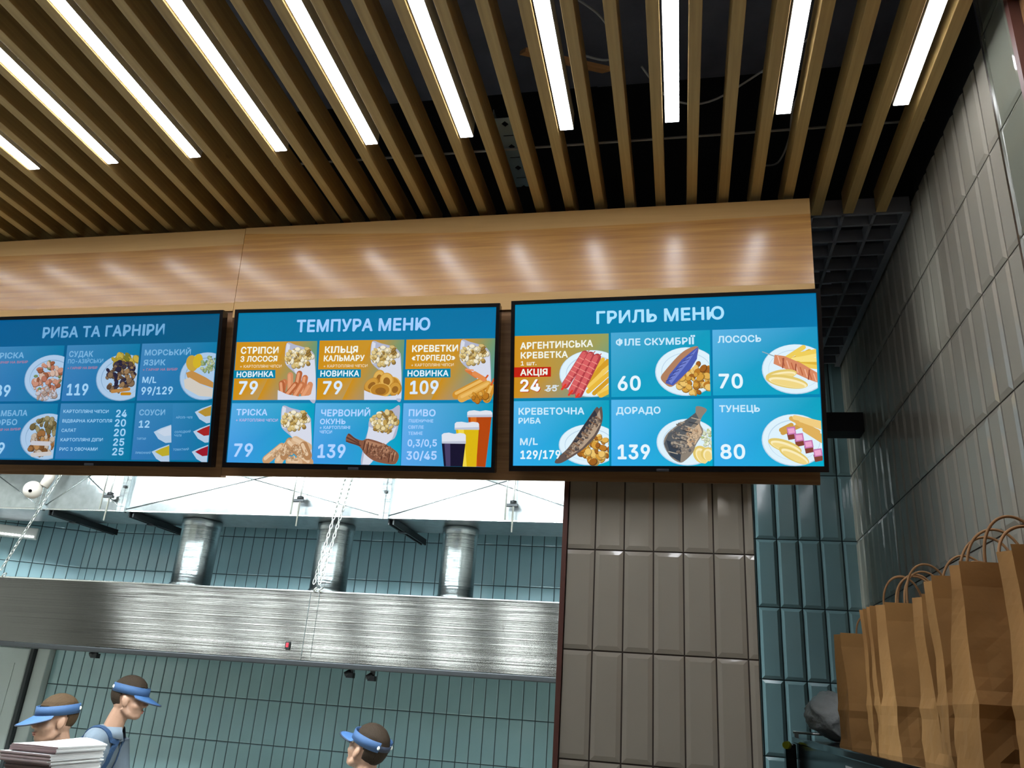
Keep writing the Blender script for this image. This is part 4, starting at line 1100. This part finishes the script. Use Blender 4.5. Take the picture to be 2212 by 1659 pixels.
for x in (-3.945, -2.49, -1.03):
    bm = bmesh.new(); tube(bm, [(x, DY0 - 0.06, 0.965), (x, DY0 - 0.06, 1.64)], 0.0065, 8)
    tube(bm, [(x - 0.045, DY0 - 0.075, 1.04), (x - 0.045, DY0 - 0.075, 1.64)], 0.005, 6)
    h = obj('hanger_rod', bm, M['chain'], duct)
    bm = bmesh.new(); tube(bm, [(x, DY0 - 0.06, 1.145), (x, DY0 - 0.06, 1.165)], 0.022, 6); box(bm, x - 0.05, x + 0.03, DY0 - 0.075, DY0 - 0.05, 1.128, 1.145); obj('nut', bm, M['steel_dark'], h)
for x in (-4.46, -3.80, -1.86):
    bm = bmesh.new()
    for s in (-1, 1): box(bm, x + s * 0.016 - 0.005, x + s * 0.016 + 0.005, DY0 + 0.02, DY1 + 0.25, DZ0 - 0.045, DZ0 - 0.002)
    box(bm, x - 0.02, x + 0.02, DY0 + 0.02, DY1 + 0.25, DZ0 - 0.008, DZ0 - 0.002); box(bm, x - 0.028, x + 0.028, DY0 + 0.25, DY0 + 0.30, DZ0 - 0.052, DZ0 - 0.04)
    obj('support_channel', bm, M['steel_dark'], duct)
for x, r, lab in ((-3.42, 0.135, 'left galvanised pipe between duct and hood, with a warm reflected streak'), (-2.37, 0.125, 'middle galvanised pipe between duct and hood, behind the chains'), (-1.462, 0.118, 'right galvanised pipe between duct and hood, with a flanged foot')):
    bm = bmesh.new(); tube(bm, [(x, 5.28, 0.562), (x, 5.28, 0.60), (x, 5.28, 0.602), (x, 5.28, 1.0), (x, 5.28, 1.002), (x, 5.28, 1.053)], [r * 1.05, r * 1.05, r, r, r * 1.05, r * 1.05], 32)
    t = obj('exhaust_pipe', bm, M['galv_pipe']); tag(t, lab, 'pipe', 'exhaust pipes over the hood')
    bm = bmesh.new(); tube(bm, [(x, 5.28, 0.5625), (x, 5.28, 0.585)], r * 1.2, 32); obj('foot_flange', bm, M['galv_pipe'], t)
def chain(p0, p1, lab):
    p0, p1 = Vector(p0), Vector(p1); d = p1 - p0; L_ = 0.030; n = int(d.length / L_); u, v = frame_of(d); dn = d.normalized()
    bm = bmesh.new()
    for i in range(n + 1):
        c = p0 + dn * (L_ * (i + 0.5)); a = u if i % 2 else v; ring = []
        for k in range(10):
            t = 2 * PI * k / 10; ring.append(c + dn * math.cos(t) * 0.021 + a * math.sin(t) * 0.009)
        tube(bm, ring + [ring[0]], 0.0034, 5, caps=False)
    return tag(obj('suspension_chain', bm, M['chain']), lab, 'chain', 'chains holding up the hood')
chain((-2.262, 4.90, 0.60), (-2.075, 4.90, 1.66), 'right strand of the paired zinc chains over the hood seam')
chain((-2.300, 4.90, 0.60), (-2.130, 4.90, 1.66), 'left strand of the paired zinc chains over the hood seam')
chain((-4.66, 4.90, 0.60), (-4.25, 4.90, 1.66), 'single slanting chain at the far left of the hood')
for x in (-2.262, -2.300, -4.66):
    bm = bmesh.new(); tube(bm, [(x + 0.01 * math.cos(t), 4.940 + 0.012 * math.sin(t), 0.570 + 0.014 * math.cos(t)) for t in [k * 2 * PI / 10 for k in range(11)]], 0.004, 6, caps=False)
    obj('eye_bolt', bm, M['chain'], hood)
# kitchen ceiling panels (hidden from the photographer by the board, they light the kitchen)
pan0 = None
for i in range(8):
    x = -0.75 - 0.6 * i
    if pan0 is None:
        pan0 = thing('ceiling_panel_light', '', 'light', (x, 3.15, 1.645))
        for q0, q1 in ((-0.17, 0.01), (0.09, 0.15)):
            bm = bmesh.new(); box(bm, q0, q1, -0.45, 0.45, -0.020, -0.008, bevel=0.003); obj('diffuser', bm, M['panel'], pan0, world_coords=False)
        bm = bmesh.new(); box(bm, -0.215, 0.205, -0.465, 0.465, -0.006, 0.003); obj('frame', bm, M['white'], pan0, world_coords=False); s = pan0
    else: s = copy_tree(pan0)
    s.location = (x, 3.15, 1.645)
    tag(s, f'twin tube kitchen ceiling light, {ORD[i]} from the right, hidden above the board', 'light', 'kitchen ceiling lights')
# ball shaped security camera
sc_ = thing('security_camera', 'white ball shaped security camera in front of the duct at the upper left', 'camera', (-4.03, 4.3, 1.03))
bm = bmesh.new(); ellipsoid(bm, (-4.03, 4.3, 1.03), (0.056, 0.056, 0.056), nu=24, nv=16); obj('ball', bm, M['camera_shell'], sc_)
bm = bmesh.new(); d_ = (Vector((0, 0, 0)) - Vector((-4.03, 4.3, 1.03))).normalized() + Vector((-0.26, 0, -0.10)); d_.normalize(); c_ = Vector((-4.03, 4.3, 1.03)) + d_ * 0.052
tube(bm, [c_ - d_ * 0.01, c_ + d_ * 0.006], [0.011, 0.010], 16); obj('lens', bm, M['lens'], sc_)
bm = bmesh.new(); tube(bm, [(-3.985, 4.33, 1.06), (-3.97, 4.34, 1.12), (-3.97, 4.34, 1.66)], [0.030, 0.032, 0.032], 14); obj('stem', bm, M['camera_shell'], sc_)
# wall lamp
wl = thing('wall_lamp', 'small white wall lamp with a row of tiny LEDs at the far left', 'lamp', (-5.29, 5.62, 0.985))
a_ = math.atan2(-0.36, -0.62); Mw = Matrix.Translation((-5.29, 5.62, 0.985)) @ Matrix.Rotation(a_ + PI, 4, 'Z')
bm = bmesh.new(); box(bm, -0.16, 0.16, -0.085, -0.015, -0.045, 0.045, bevel=0.01, M=Mw); obj('lamp_body', bm, M['white'], wl)
bm = bmesh.new()
for k in range(12): box(bm, -0.14 + k * 0.024, -0.125 + k * 0.024, -0.090, -0.084, -0.035, -0.022, M=Mw)
obj('led_row', bm, M['lamp_led'], wl)

# ------------------------------------------------------------------ shelf with paper carrier bags along the right wall
CT = -0.065
cab = thing('display_cabinet', 'black cabinet with a glossy glass top along the right wall, carrying paper bags', 'cabinet', (0.60, 2.2, FL))
bm = bmesh.new(); box(bm, 0.432, XW - 0.012, 0.9, 3.52, FL, CT - 0.022); obj('cabinet_body', bm, M['cabinet'], cab)
bm = bmesh.new(); box(bm, 0.420, XW - 0.010, 0.9, 3.55, CT - 0.022, CT, bevel=0.004); obj('glass_top', bm, M['glass_black'], cab)
bm = bmesh.new(); box(bm, 0.388, 0.428, 3.50, 3.56, FL, CT - 0.024, bevel=0.004); pst = obj('end_post', bm, M['cabinet'], cab)
bm = bmesh.new(); tube(bm, [(0.397, 3.49, CT - 0.03), (0.386, 3.47, CT - 0.03)], [0.015, 0.013], 12); obj('knob', bm, M['knob'], pst)
bm = bmesh.new(); tube(bm, [(0.425, 3.552, CT + 0.016), (0.60, 3.552, CT + 0.016)], 0.006, 8); box(bm, 0.43, 0.445, 3.546, 3.558, CT, CT + 0.014); box(bm, 0.58, 0.595, 3.546, 3.558, CT, CT + 0.014); obj('back_rail', bm, M['trim_metal'], cab)
for y, z in ((2.46, -0.115), (2.14, -0.113)):
    bm = bmesh.new(); box(bm, 0.4295, 0.4325, y - 0.045, y + 0.045, z - 0.008, z + 0.008); obj('price_sticker', bm, M['label'], cab)

def make_bag(seed, w=0.24, d=0.125, h=0.345, dtop=0.07, lean=(0, 0)):
    rnd = random.Random(seed); bm = bmesh.new(); NL = 16; prof = []
    rows = []
    for j in range(NL + 1):
        t = j / NL; z = h * t
        dd = d + (dtop - d) * min(1.0, t * 1.15) ** 1.2
        ww = w * (1 - 0.02 * t)
        tuck = 0.030 * max(0.0, t - 0.22) / 0.78          # the gusset folds inwards towards the top
        per = []
        nF, nG = 10, 6
        for i in range(nF): per.append((-ww / 2 + ww * i / nF, -dd / 2, 'f'))
        for i in range(nG): u = i / nG; per.append((ww / 2 - tuck * (1 - abs(2 * u - 1)), -dd / 2 + dd * u, 'g'))
        for i in range(nF): per.append((ww / 2 - ww * i / nF, dd / 2, 'f'))
        for i in range(nG): u = i / nG; per.append((-ww / 2 + tuck * (1 - abs(2 * u - 1)), dd / 2 - dd * u, 'g'))
        row = []
        for x, y, kind in per:
            p = Vector((x * 7, y * 7, z * 7 + seed * 3.7)); a = 0.0085 * (1 - 0.45 * t)
            kink = 0.006 * math.exp(-((t - 0.33) / 0.03) ** 2)
            nx, ny = noise.noise(p), noise.noise(p + Vector((9, 3, 1)))
            cr = abs(noise.noise(p * 2.2)) * 0.009 * (1 - t)
            sgx = 1 if x > 0 else -1; sgy = 1 if y > 0 else -1
            edge0 = 0.0 if j == 0 else 1.0
            row.append(bm.verts.new((x + edge0 * (a * nx + (kink - cr) * sgx * (kind == 'g')) + lean[0] * t, y + edge0 * (a * ny * 1.3 + (kink - cr) * sgy * (kind == 'f')) + lean[1] * t, z)))
        rows.append(row)
    n = len(rows[0])
    for a, b in zip(rows, rows[1:]):
        for k in range(n): bm.faces.new((a[k], a[(k + 1) % n], b[(k + 1) % n], b[k]))
    bm.faces.new(rows[0][::-1])
    for f in bm.faces: f.smooth = False
    return bm
def carrier_bag(x, y, seed, label, rz=0.0, h=0.345, lean=(0, 0), w=0.24, dtop=0.07, d=0.125):
    t = thing('paper_carrier_bag', label, 'paper bag', (x, y, CT), Matrix.Rotation(R(rz), 3, 'Z'), 'kraft paper carrier bags on the cabinet')
    b = obj('bag_body', make_bag(seed, w=w, d=d, h=h, lean=lean, dtop=dtop), M['kraft'], t, world_coords=False)
    md = b.modifiers.new('paper', 'SOLIDIFY'); md.thickness = 0.0012; md.offset = -1
    rnd = random.Random(seed + 50)
    for s in (-1, 1):
        yy = s * (dtop / 2 - 0.004) + lean[1]; tilt = rnd.uniform(-0.02, 0.03); hh = 0.085 + rnd.uniform(-0.012, 0.012); ox = rnd.uniform(-0.012, 0.012) + lean[0]
        pts = [(-0.052 + ox, yy, h - 0.05), (-0.052 + ox, yy, h)]
        for k in range(1, 12):
            a = PI - PI * k / 12; pts.append((0.052 * math.cos(a) + ox + tilt * 0.4 * math.sin(a), yy + tilt * math.sin(a), h + hh * math.sin(a) ** 0.8))
        pts += [(0.052 + ox, yy, h), (0.052 + ox, yy, h - 0.05)]
        bm = bmesh.new(); tube(bm, smoothline(pts, 3), 0.0028, 7); obj('handle', bm, M['cord'], t, world_coords=False)
    return t
carrier_bag(0.632, 1.430, 1, 'largest looking kraft paper bag, nearest the camera at the right picture edge', rz=-2)
carrier_bag(0.588, 1.595, 2, 'kraft paper bag second from the right edge, its broad front leaning left', rz=3, dtop=0.05, lean=(0.012, 0))
carrier_bag(0.606, 1.760, 3, 'kraft paper bag third from the right edge, with a pale pleated left side', rz=-6, dtop=0.085)
carrier_bag(0.618, 1.915, 4, 'narrow looking kraft paper bag fourth from the right edge, half hidden in the row', rz=1, h=0.33)
carrier_bag(0.610, 2.235, 5, 'kraft paper bag with its wide front in view, standing beyond a gap in the row', rz=5, h=0.35)
carrier_bag(0.606, 2.335, 6, 'flattened kraft paper bag tucked close behind the wide fronted bag', rz=5, h=0.355, d=0.05, dtop=0.03)
carrier_bag(0.602, 2.405, 7, 'flattened kraft paper bag at the back of the close group of three', rz=5, h=0.355, d=0.05, dtop=0.03)
carrier_bag(0.585, 2.700, 8, 'farthest and smallest looking kraft paper bag, beside the clear plastic bag', rz=6, h=0.315)
# crumpled clear plastic bag beyond the paper ones
bm = bmesh.new(); ellipsoid(bm, (0, 0, 0), (0.085, 0.10, 0.082), nu=48, nv=32)
for v in bm.verts:
    p = v.co * 14; k = 1 + 0.14 * noise.noise(p) - 0.26 * abs(noise.noise(p * 1.9)) - 0.12 * abs(noise.noise(p * 5)) + 0.1
    v.co *= k
    if v.co.z < -0.04: v.co.x += (-0.04 - v.co.z) * 1.2; v.co.x *= 0.75
    if v.co.z < -0.074: v.co.z = -0.074
bmesh.ops.translate(bm, verts=bm.verts, vec=(0.515, 3.18, CT + 0.076))
tag(obj('plastic_bag', bm, M['film'], smooth=True), 'crumpled translucent plastic bag on the cabinet beyond the paper bags', 'plastic bag')

# ------------------------------------------------------------------ counter with stacked paper at the lower left
ct = thing('service_counter', 'stone topped service counter carrying the stack of paper at the lower left', 'counter', (-2.0, 2.2, FL))
bm = bmesh.new(); box(bm, -3.2, -0.9, 1.92, 2.55, FL, -0.44); obj('counter_body', bm, M['cabinet'], ct)
bm = bmesh.new(); box(bm, -3.24, -0.86, 1.89, 2.58, -0.44, -0.40, bevel=0.004); obj('counter_top', bm, M['counter'], ct)
def bundle(x0, x1, y0, y1, z0, z1, seed, label, hump=0.0, front='paper_pink'):
    rnd = random.Random(seed); bm = bmesh.new()
    n = max(3, int((z1 - z0) / 0.0035)); dz = (z1 - z0) / n
    for i in range(n):
        ox, oy = rnd.uniform(-0.004, 0.004), rnd.uniform(-0.004, 0.004); za = z0 + i * dz; zb = za + dz * 0.93
        g0, g1 = [], []; N_ = 8
        lift = hump * (i / n) ** 2
        for j in range(N_ + 1):
            r0, r1 = [], []
            for k in range(N_ + 1):
                u, v = k / N_, j / N_; b = lift * math.sin(PI * u) * (0.25 + 0.75 * v) - 0.2 * lift * (1 - v)
                p = (x0 + ox + (x1 - x0) * u, y0 + oy + (y1 - y0) * v)
                r0.append(bm.verts.new((*p, za + max(b, 0) * 0.9))); r1.append(bm.verts.new((*p, zb + max(b, 0))))
            g0.append(r0); g1.append(r1)
        for j in range(N_):
            for k in range(N_):
                bm.faces.new((g1[j][k], g1[j][k + 1], g1[j + 1][k + 1], g1[j + 1][k])); bm.faces.new((g0[j][k], g0[j + 1][k], g0[j + 1][k + 1], g0[j][k + 1]))
        for k in range(N_):
            f = bm.faces.new((g0[0][k], g0[0][k + 1], g1[0][k + 1], g1[0][k])); f.material_index = 1
            bm.faces.new((g0[N_][k], g1[N_][k], g1[N_][k + 1], g0[N_][k + 1]))
            bm.faces.new((g0[k][0], g1[k][0], g1[k + 1][0], g0[k + 1][0])); bm.faces.new((g0[k][N_], g0[k + 1][N_], g1[k + 1][N_], g1[k][N_]))
    return tag(obj('paper_bundle', bm, [M['paper'], M[front]]), label, 'paper stack', 'bundles of printed paper on the counter')
bundle(-1.760, -1.616, 2.05, 2.25, -0.217, -0.200, 1, 'top bundle of the paper stack, its white sheets arched and bright', 0.022)
bundle(-1.776, -1.620, 2.038, 2.25, -0.242, -0.218, 2, 'second bundle of the paper stack, jutting out with a pinkish front edge', front='paper_pale')
bundle(-1.762, -1.622, 2.05, 2.25, -0.290, -0.243, 3, 'third bundle of the paper stack, with a dark printed front edge')
bundle(-1.768, -1.618, 2.05, 2.25, -0.399, -0.291, 4, 'thick bottom bundle of the paper stack resting on the counter')

# ------------------------------------------------------------------ people
def remeshed(bm, voxel=0.006, smooth=4):
    me = bpy.data.meshes.new('lump'); bm.to_mesh(me); bm.free(); o = bpy.data.objects.new('lump', me); C.objects.link(o)
    m = o.modifiers.new('r', 'REMESH'); m.mode = 'VOXEL'; m.voxel_size = voxel
    s = o.modifiers.new('s', 'SMOOTH'); s.iterations = smooth; s.factor = 0.5
    dg = bpy.context.evaluated_depsgraph_get(); me2 = bpy.data.meshes.new_from_object(o.evaluated_get(dg))
    out = bmesh.new(); out.from_mesh(me2); bpy.data.objects.remove(o); bpy.data.meshes.remove(me); bpy.data.meshes.remove(me2)
    for f in out.faces: f.smooth = True
    return out

def rot3(yaw, pitch, roll=0.0):
    """x forward, y left, z up; pitch > 0 bows the face down"""
    return Matrix.Rotation(yaw, 3, 'Z') @ Matrix.Rotation(pitch, 3, 'Y') @ Matrix.Rotation(roll, 3, 'X')

def band_ring(bm, H, z0, z1, tilt, rx, ry, th, a0=-PI, a1=PI, n=48):
    cols = []
    for k in range(n + 1):
        a = a0 + (a1 - a0) * k / n; c, s = math.cos(a), math.sin(a); x, y = rx * c - 0.008, ry * s
        q = []
        for r, z in ((0, z0), (th, z0), (th * 0.8, z1), (-th * 0.2, z1)):
            q.append(bm.verts.new(H(Vector((x + r * c, y + r * s, z + tilt * x)))))
        cols.append(q)
    for a, b in zip(cols, cols[1:]):
        for i in range(4): bm.faces.new((a[i], a[(i + 1) % 4], b[(i + 1) % 4], b[i])).smooth = True

def person(label, head_c, head_yaw, head_pitch, head_roll, body_yaw, lean, hair_mat, height_k=1.0, group=None, brim_pitch=0.32):
    HC = Vector(head_c); HM = rot3(R(head_yaw), R(head_pitch), R(head_roll)); H = lambda p: HC + HM @ Vector(p)
    BY = Matrix.Rotation(R(body_yaw), 3, 'Z'); fwd = BY @ Vector((1, 0, 0)); left = BY @ Vector((0, 1, 0)); up = Vector((0, 0, 1))
    neck = HC + HM @ Vector((-0.045, 0, -0.11)) * 1.0 + up * -0.085 - fwd * 0.02
    root = Vector((neck.x, neck.y, FL)) - fwd * lean
    t = thing('person', label, 'person', root, BY, group)
    sh = neck.z - FL; k = sh / 1.44
    pel = root + up * 0.93 * k; chest = pel.lerp(neck, 0.62); belly = pel.lerp(neck, 0.28); shl = pel.lerp(neck, 0.90)
    spine = (neck - pel).normalized(); TR = Matrix((spine.cross(left).normalized() * -1, left, spine)).transposed()
    if TR.determinant() < 0: TR = Matrix((-(spine.cross(left).normalized() * -1), left, spine)).transposed()
    def torso(b, g):
        ellipsoid(b, chest, (0.115 + g, 0.165 + g, 0.20 + g), TR); ellipsoid(b, belly, (0.105 + g, 0.150 + g, 0.17 + g), TR); ellipsoid(b, pel, (0.115 + g, 0.165 + g, 0.13 + g), TR)
        ellipsoid(b, shl - fwd * 0.01, (0.075 + g, 0.185 + g, 0.062 + g), TR)
    arms = []
    for s in (-1, 1):
        S = shl + left * s * 0.185 - up * 0.015; E = S + up * -0.27 * k + left * s * 0.05 + fwd * 0.04; Wr = E + fwd * 0.21 + up * -0.10 - left * s * 0.06
        arms.append((S, E, Wr, s))
    legs = []
    for s in (-1, 1):
        hip = pel + left * s * 0.088 - up * 0.03; kn = root + left * s * 0.095 + up * 0.48 * k + fwd * 0.02; an = root + left * s * 0.10 + up * 0.09; legs.append((hip, kn, an))
    b = bmesh.new()
    torso(b, 0.0)
    tube(b, [neck - up * 0.04 - fwd * 0.005, neck + (H((-0.03, 0, -0.06)) - neck) * 0.5, H((-0.022, 0, -0.055))], [0.062, 0.055, 0.055], 14)
    for S, E, Wr, s in arms:
        tube(b, smoothline([S, S.lerp(E, 0.5), E, E.lerp(Wr, 0.5), Wr], 2), [0.056, 0.053, 0.050, 0.047, 0.043, 0.041, 0.038, 0.033, 0.028], 12)
        d = (Wr - E).normalized(); pa = Wr + d * 0.045; ellipsoid(b, pa, (0.046, 0.040, 0.017), Matrix((d, left, d.cross(left).normalized())).transposed())
        side = (left - d * left.dot(d)).normalized(); dn = d.cross(side).normalized()
        if dn.z > 0: dn = -dn
        for i, ln in enumerate((0.066, 0.076, 0.072, 0.056)):
            o0 = Wr + d * 0.080 + side * (-0.030 + 0.020 * i); tube(b, [o0, o0 + d * ln * 0.45 + dn * 0.008, o0 + d * ln * 0.8 + dn * 0.026, o0 + d * ln * 0.92 + dn * 0.044], [0.0092, 0.0088, 0.0082, 0.0070], 8)
        o0 = Wr + d * 0.028 - side * s * 0.030; tube(b, [o0, o0 - side * s * 0.028 + d * 0.022, o0 - side * s * 0.036 + d * 0.050 + dn * 0.014], [0.0115, 0.0100, 0.0085], 8)
    for hip, kn, an in legs: tube(b, [hip, hip.lerp(kn, 0.5), kn, kn.lerp(an, 0.35), an], [0.085, 0.072, 0.055, 0.054, 0.038], 14)
    for hip, kn, an in legs: ellipsoid(b, an + fwd * 0.06 - up * 0.052, (0.125, 0.044, 0.034), BY)
    # head
    e = lambda c, r, rr=None: ellipsoid(b, H(c), r, HM @ rr if rr is not None else HM, 20, 14)
    e((-0.012, 0, 0.020), (0.097, 0.076, 0.095)); e((0.030, 0, -0.040), (0.060, 0.062, 0.085)); e((0.052, 0, -0.100), (0.034, 0.036, 0.026)); e((-0.02, 0, -0.035), (0.07, 0.066, 0.06))
    for s in (-1, 1):
        tube(b, [H((-0.012, s * 0.058, -0.060)), H((0.020, s * 0.047, -0.092)), H((0.055, s * 0.020, -0.108))], [0.020, 0.019, 0.018], 10)
        e((0.050, s * 0.042, -0.045), (0.030, 0.022, 0.024)); e((0.074, s * 0.030, 0.010), (0.018, 0.026, 0.010))
        e((-0.006, s * 0.080, -0.022), (0.021, 0.0085, 0.034), Matrix.Rotation(R(-14), 3, 'Y') @ Matrix.Rotation(R(-16 * s), 3, 'Z'))
        e((-0.004, s * 0.076, -0.045), (0.011, 0.009, 0.014))
    tube(b, [H((0.084, 0, 0.000)), H((0.096, 0, -0.020)), H((0.107, 0, -0.042))], [0.010, 0.0115, 0.0135], 10); e((0.096, 0.011, -0.045), (0.012, 0.008, 0.008)); e((0.096, -0.011, -0.045), (0.012, 0.008, 0.008))
    e((0.081, 0, -0.072), (0.016, 0.024, 0.007)); e((0.078, 0, -0.083), (0.016, 0.021, 0.007))
    obj('body', remeshed(b, 0.0055, 3), M['skin'], t)
    for s in (-1, 1):
        bm = bmesh.new(); ellipsoid(bm, H((0.0745, s * 0.031, -0.008)), (0.0125, 0.0135, 0.0095), HM); ey = obj('eye', bm, M['eye_white'], t)
        bm = bmesh.new(); ellipsoid(bm, H((0.0845, s * 0.031, -0.012)), (0.0045, 0.0058, 0.0058), HM); obj('iris', bm, M['eye_dark'], ey)
        bm = bmesh.new(); tube(bm, [H((0.090, s * 0.014, 0.012)), H((0.089, s * 0.032, 0.017)), H((0.078, s * 0.050, 0.011))], [0.004, 0.005, 0.003], 6); obj('eyebrow', bm, hair_mat, t)
    bm = bmesh.new(); ellipsoid(bm, H((0.093, 0, -0.0735)), (0.0055, 0.021, 0.0045), HM); ellipsoid(bm, H((0.090, 0, -0.0825)), (0.0055, 0.018, 0.005), HM); obj('lips', bm, M['lip'], t)
    # hair: short cap, shaved close at the sides
    bm = bmesh.new(); ellipsoid(bm, (0, 0, 0), (0.1035, 0.0805, 0.0995), nu=64, nv=48)
    kill = []
    for v in bm.verts:
        x, y, z = v.co; lim = -0.005 if x > -0.02 else -0.085
        if x > 0.03: lim = 0.030
        if x > 0.075: lim = 0.034
        if z < lim + 0.008 * noise.noise(v.co * 40): kill.append(v)
        v.co *= 1 + 0.012 * noise.noise(v.co * 55) + (0.025 if z > 0.05 else 0.0)
    bmesh.ops.delete(bm, geom=kill, context='VERTS')
    for v in bm.verts: v.co = H(v.co + Vector((-0.013, 0, 0.021)))
    ho = obj('hair', bm, hair_mat, t, smooth=True); md = ho.modifiers.new('thickness', 'SOLIDIFY'); md.thickness = 0.004; md.offset = 0.5
    # sun visor: open crown band, curved brim with a dark edge
    bm = bmesh.new(); band_ring(bm, H, 0.016, 0.066, -0.10, 0.108, 0.0875, 0.004, R(-150), R(150)); vb = obj('visor_band', bm, M['visor'], t)
    bm = bmesh.new(); band_ring(bm, H, 0.022, 0.050, -0.10, 0.1085, 0.0875, 0.003, R(148), R(212), 12); obj('visor_strap', bm, M['visor_edge'], vb)
    for s in (-1, 1):
        bm = bmesh.new(); a = R(146 * s); ellipsoid(bm, H((0.112 * math.cos(a) - 0.008, 0.0915 * math.sin(a), 0.050)), (0.008, 0.006, 0.010), HM); obj('fastener', bm, M['white'], vb)
    bm = bmesh.new(); n = 32; rows = []; rim = []
    for kx in range(n + 1):
        a = R(-66) + R(132) * kx / n; c, s = math.cos(a), math.sin(a); x0, y0 = 0.110 * c - 0.008, 0.0895 * s; w = 0.086 * max(0.0, math.cos(a * 1.32)) ** 0.6
        col = []
        for q in range(7):
            f = q / 6; x = x0 + w * f; y = y0 * (1 + 0.10 * f); z = 0.020 - 0.10 * x0 - w * f * math.sin(brim_pitch) - 0.9 * (y * y) * f * 1.3
            col.append(z); rows.append([bm.verts.new(H((x, y, z + 0.0016))), bm.verts.new(H((x, y, z - 0.0016)))])
        rim.append(H((x0 + w, y0 * 1.10, z - 0.001)))
    for kx in range(n):
        for q in range(6):
            i = kx * 7 + q; j = i + 7
            for lay in (0, 1): bm.faces.new((rows[i][lay], rows[i + 1][lay], rows[j + 1][lay], rows[j][lay])).smooth = True
    br = obj('visor_brim', bm, M['visor_brim'], vb)
    bm = bmesh.new(); tube(bm, rim, 0.0042, 6); obj('brim_edge', bm, M['visor_edge'], br)
    # clothes
    b = bmesh.new(); torso(b, 0.016)
    tube(b, [neck - up * 0.06, neck - up * 0.005], [0.085, 0.068], 16)
    for S, E, Wr, s in arms: tube(b, [S, S.lerp(E, 0.4), S.lerp(E, 0.78)], [0.072, 0.073, 0.076], 14)
    b = remeshed(b, 0.008, 3); skin_of_shirt = BVHTree.FromBMesh(b)
    sh_o = obj('polo_shirt', b, M['shirt'], t)
    bm = bmesh.new(); n = 30; ax = (neck - pel).normalized(); rr = []
    for kx in range(n + 1):
        a = R(18) + R(324) * kx / n; dirv = fwd * math.cos(a) + left * math.sin(a); base = neck - up * 0.012 + fwd * 0.004
        p = [base + dirv * 0.064 + up * 0.030, base + dirv * 0.070 + up * 0.034, base + dirv * 0.092 - up * (0.016 + 0.020 * max(0, math.cos(a))), base + dirv * 0.086 - up * (0.016 + 0.02 * max(0, math.cos(a)))]
        rr.append([bm.verts.new(q) for q in p])
    for a, c in zip(rr, rr[1:]):
        for i in range(4): bm.faces.new((a[i], a[(i + 1) % 4], c[(i + 1) % 4], c[i])).smooth = True
    obj('collar', bm, M['shirt'], sh_o)
    b = bmesh.new(); torso(b, 0.026); b = remeshed(b, 0.009, 3)
    inv = TR.transposed()
    kill = [v for v in b.verts if (lambda q: q.x < 0.02 or q.z > 0.34 or abs(q.y) > 0.16)(inv @ (v.co - pel))]
    bmesh.ops.delete(b, geom=kill, context='VERTS')
    ap = obj('apron', b, M['apron'], t); md = ap.modifiers.new('cloth', 'SOLIDIFY'); md.thickness = 0.004; md.offset = 1
    for s in (-1, 1):
        bm = bmesh.new(); raw = smoothline([pel + TR @ Vector((0.150, s * 0.085, 0.30)), neck + fwd * 0.14 - up * 0.13 + left * s * 0.09, neck + fwd * 0.07 - up * 0.03 + left * s * 0.095, neck - fwd * 0.01 + up * 0.0 + left * s * 0.095, neck - fwd * 0.08 - up * 0.04 + left * s * 0.085, neck - fwd * 0.16 - up * 0.16 + left * s * 0.05, pel + TR @ Vector((-0.16, s * 0.02, 0.20))], 6)
        prev = None; hits = [skin_of_shirt.find_nearest(p) for p in raw]; pts = [h[0] for h in hits]
        for i, p in enumerate(pts):
            d = (pts[min(i + 1, len(pts) - 1)] - pts[max(i - 1, 0)])
            if d.length < 1e-6: continue
            d.normalize(); o = hits[i][1].copy(); o = (o - d * o.dot(d)).normalized(); sd = d.cross(o).normalized()
            q = [bm.verts.new(p + sd * a_ + o * b_) for a_, b_ in ((-0.018, 0.001), (0.018, 0.001), (0.018, 0.006), (-0.018, 0.006))]
            if prev:
                for i2 in range(4): bm.faces.new((prev[i2], prev[(i2 + 1) % 4], q[(i2 + 1) % 4], q[i2]))
            prev = q
        obj('apron_strap', bm, M['apron'], ap)
    b = bmesh.new(); ellipsoid(b, pel - up * 0.01, (0.125, 0.172, 0.12), TR)
    for hip, kn, an in legs: tube(b, [hip, hip.lerp(kn, 0.5), kn, kn.lerp(an, 0.5), an + up * 0.0], [0.098, 0.086, 0.070, 0.066, 0.062], 14)
    obj('trousers', remeshed(b, 0.010, 3), M['trousers'], t)
    for hip, kn, an in legs:
        b = bmesh.new(); ellipsoid(b, an + fwd * 0.055 - up * 0.045, (0.138, 0.052, 0.046), BY)
        for v in b.verts: v.co.z = max(v.co.z, FL + 0.001)
        obj('shoe', b, M['shoe'], t, smooth=True)
    return t
UNI = 'kitchen staff in blue visors'
person('person in a blue visor facing left, half hidden by the paper stack', (-3.330, 4.15, -0.262), 239, 3, 0, 240, 0.06, M['hair_light'], group=UNI, brim_pitch=0.55)
person('person in grey polo shirt, blue apron and visor, bowing to the right', (-3.320, 4.75, -0.148), 20, 3, 0, 14, 0.24, M['hair_brown'], group=UNI, brim_pitch=0.5)
person('person seen from behind in a blue visor, below the middle of the hood', (-1.582, 4.30, -0.282), 160, -24, 0, 158, 0.05, M['hair_brown'], group=UNI)
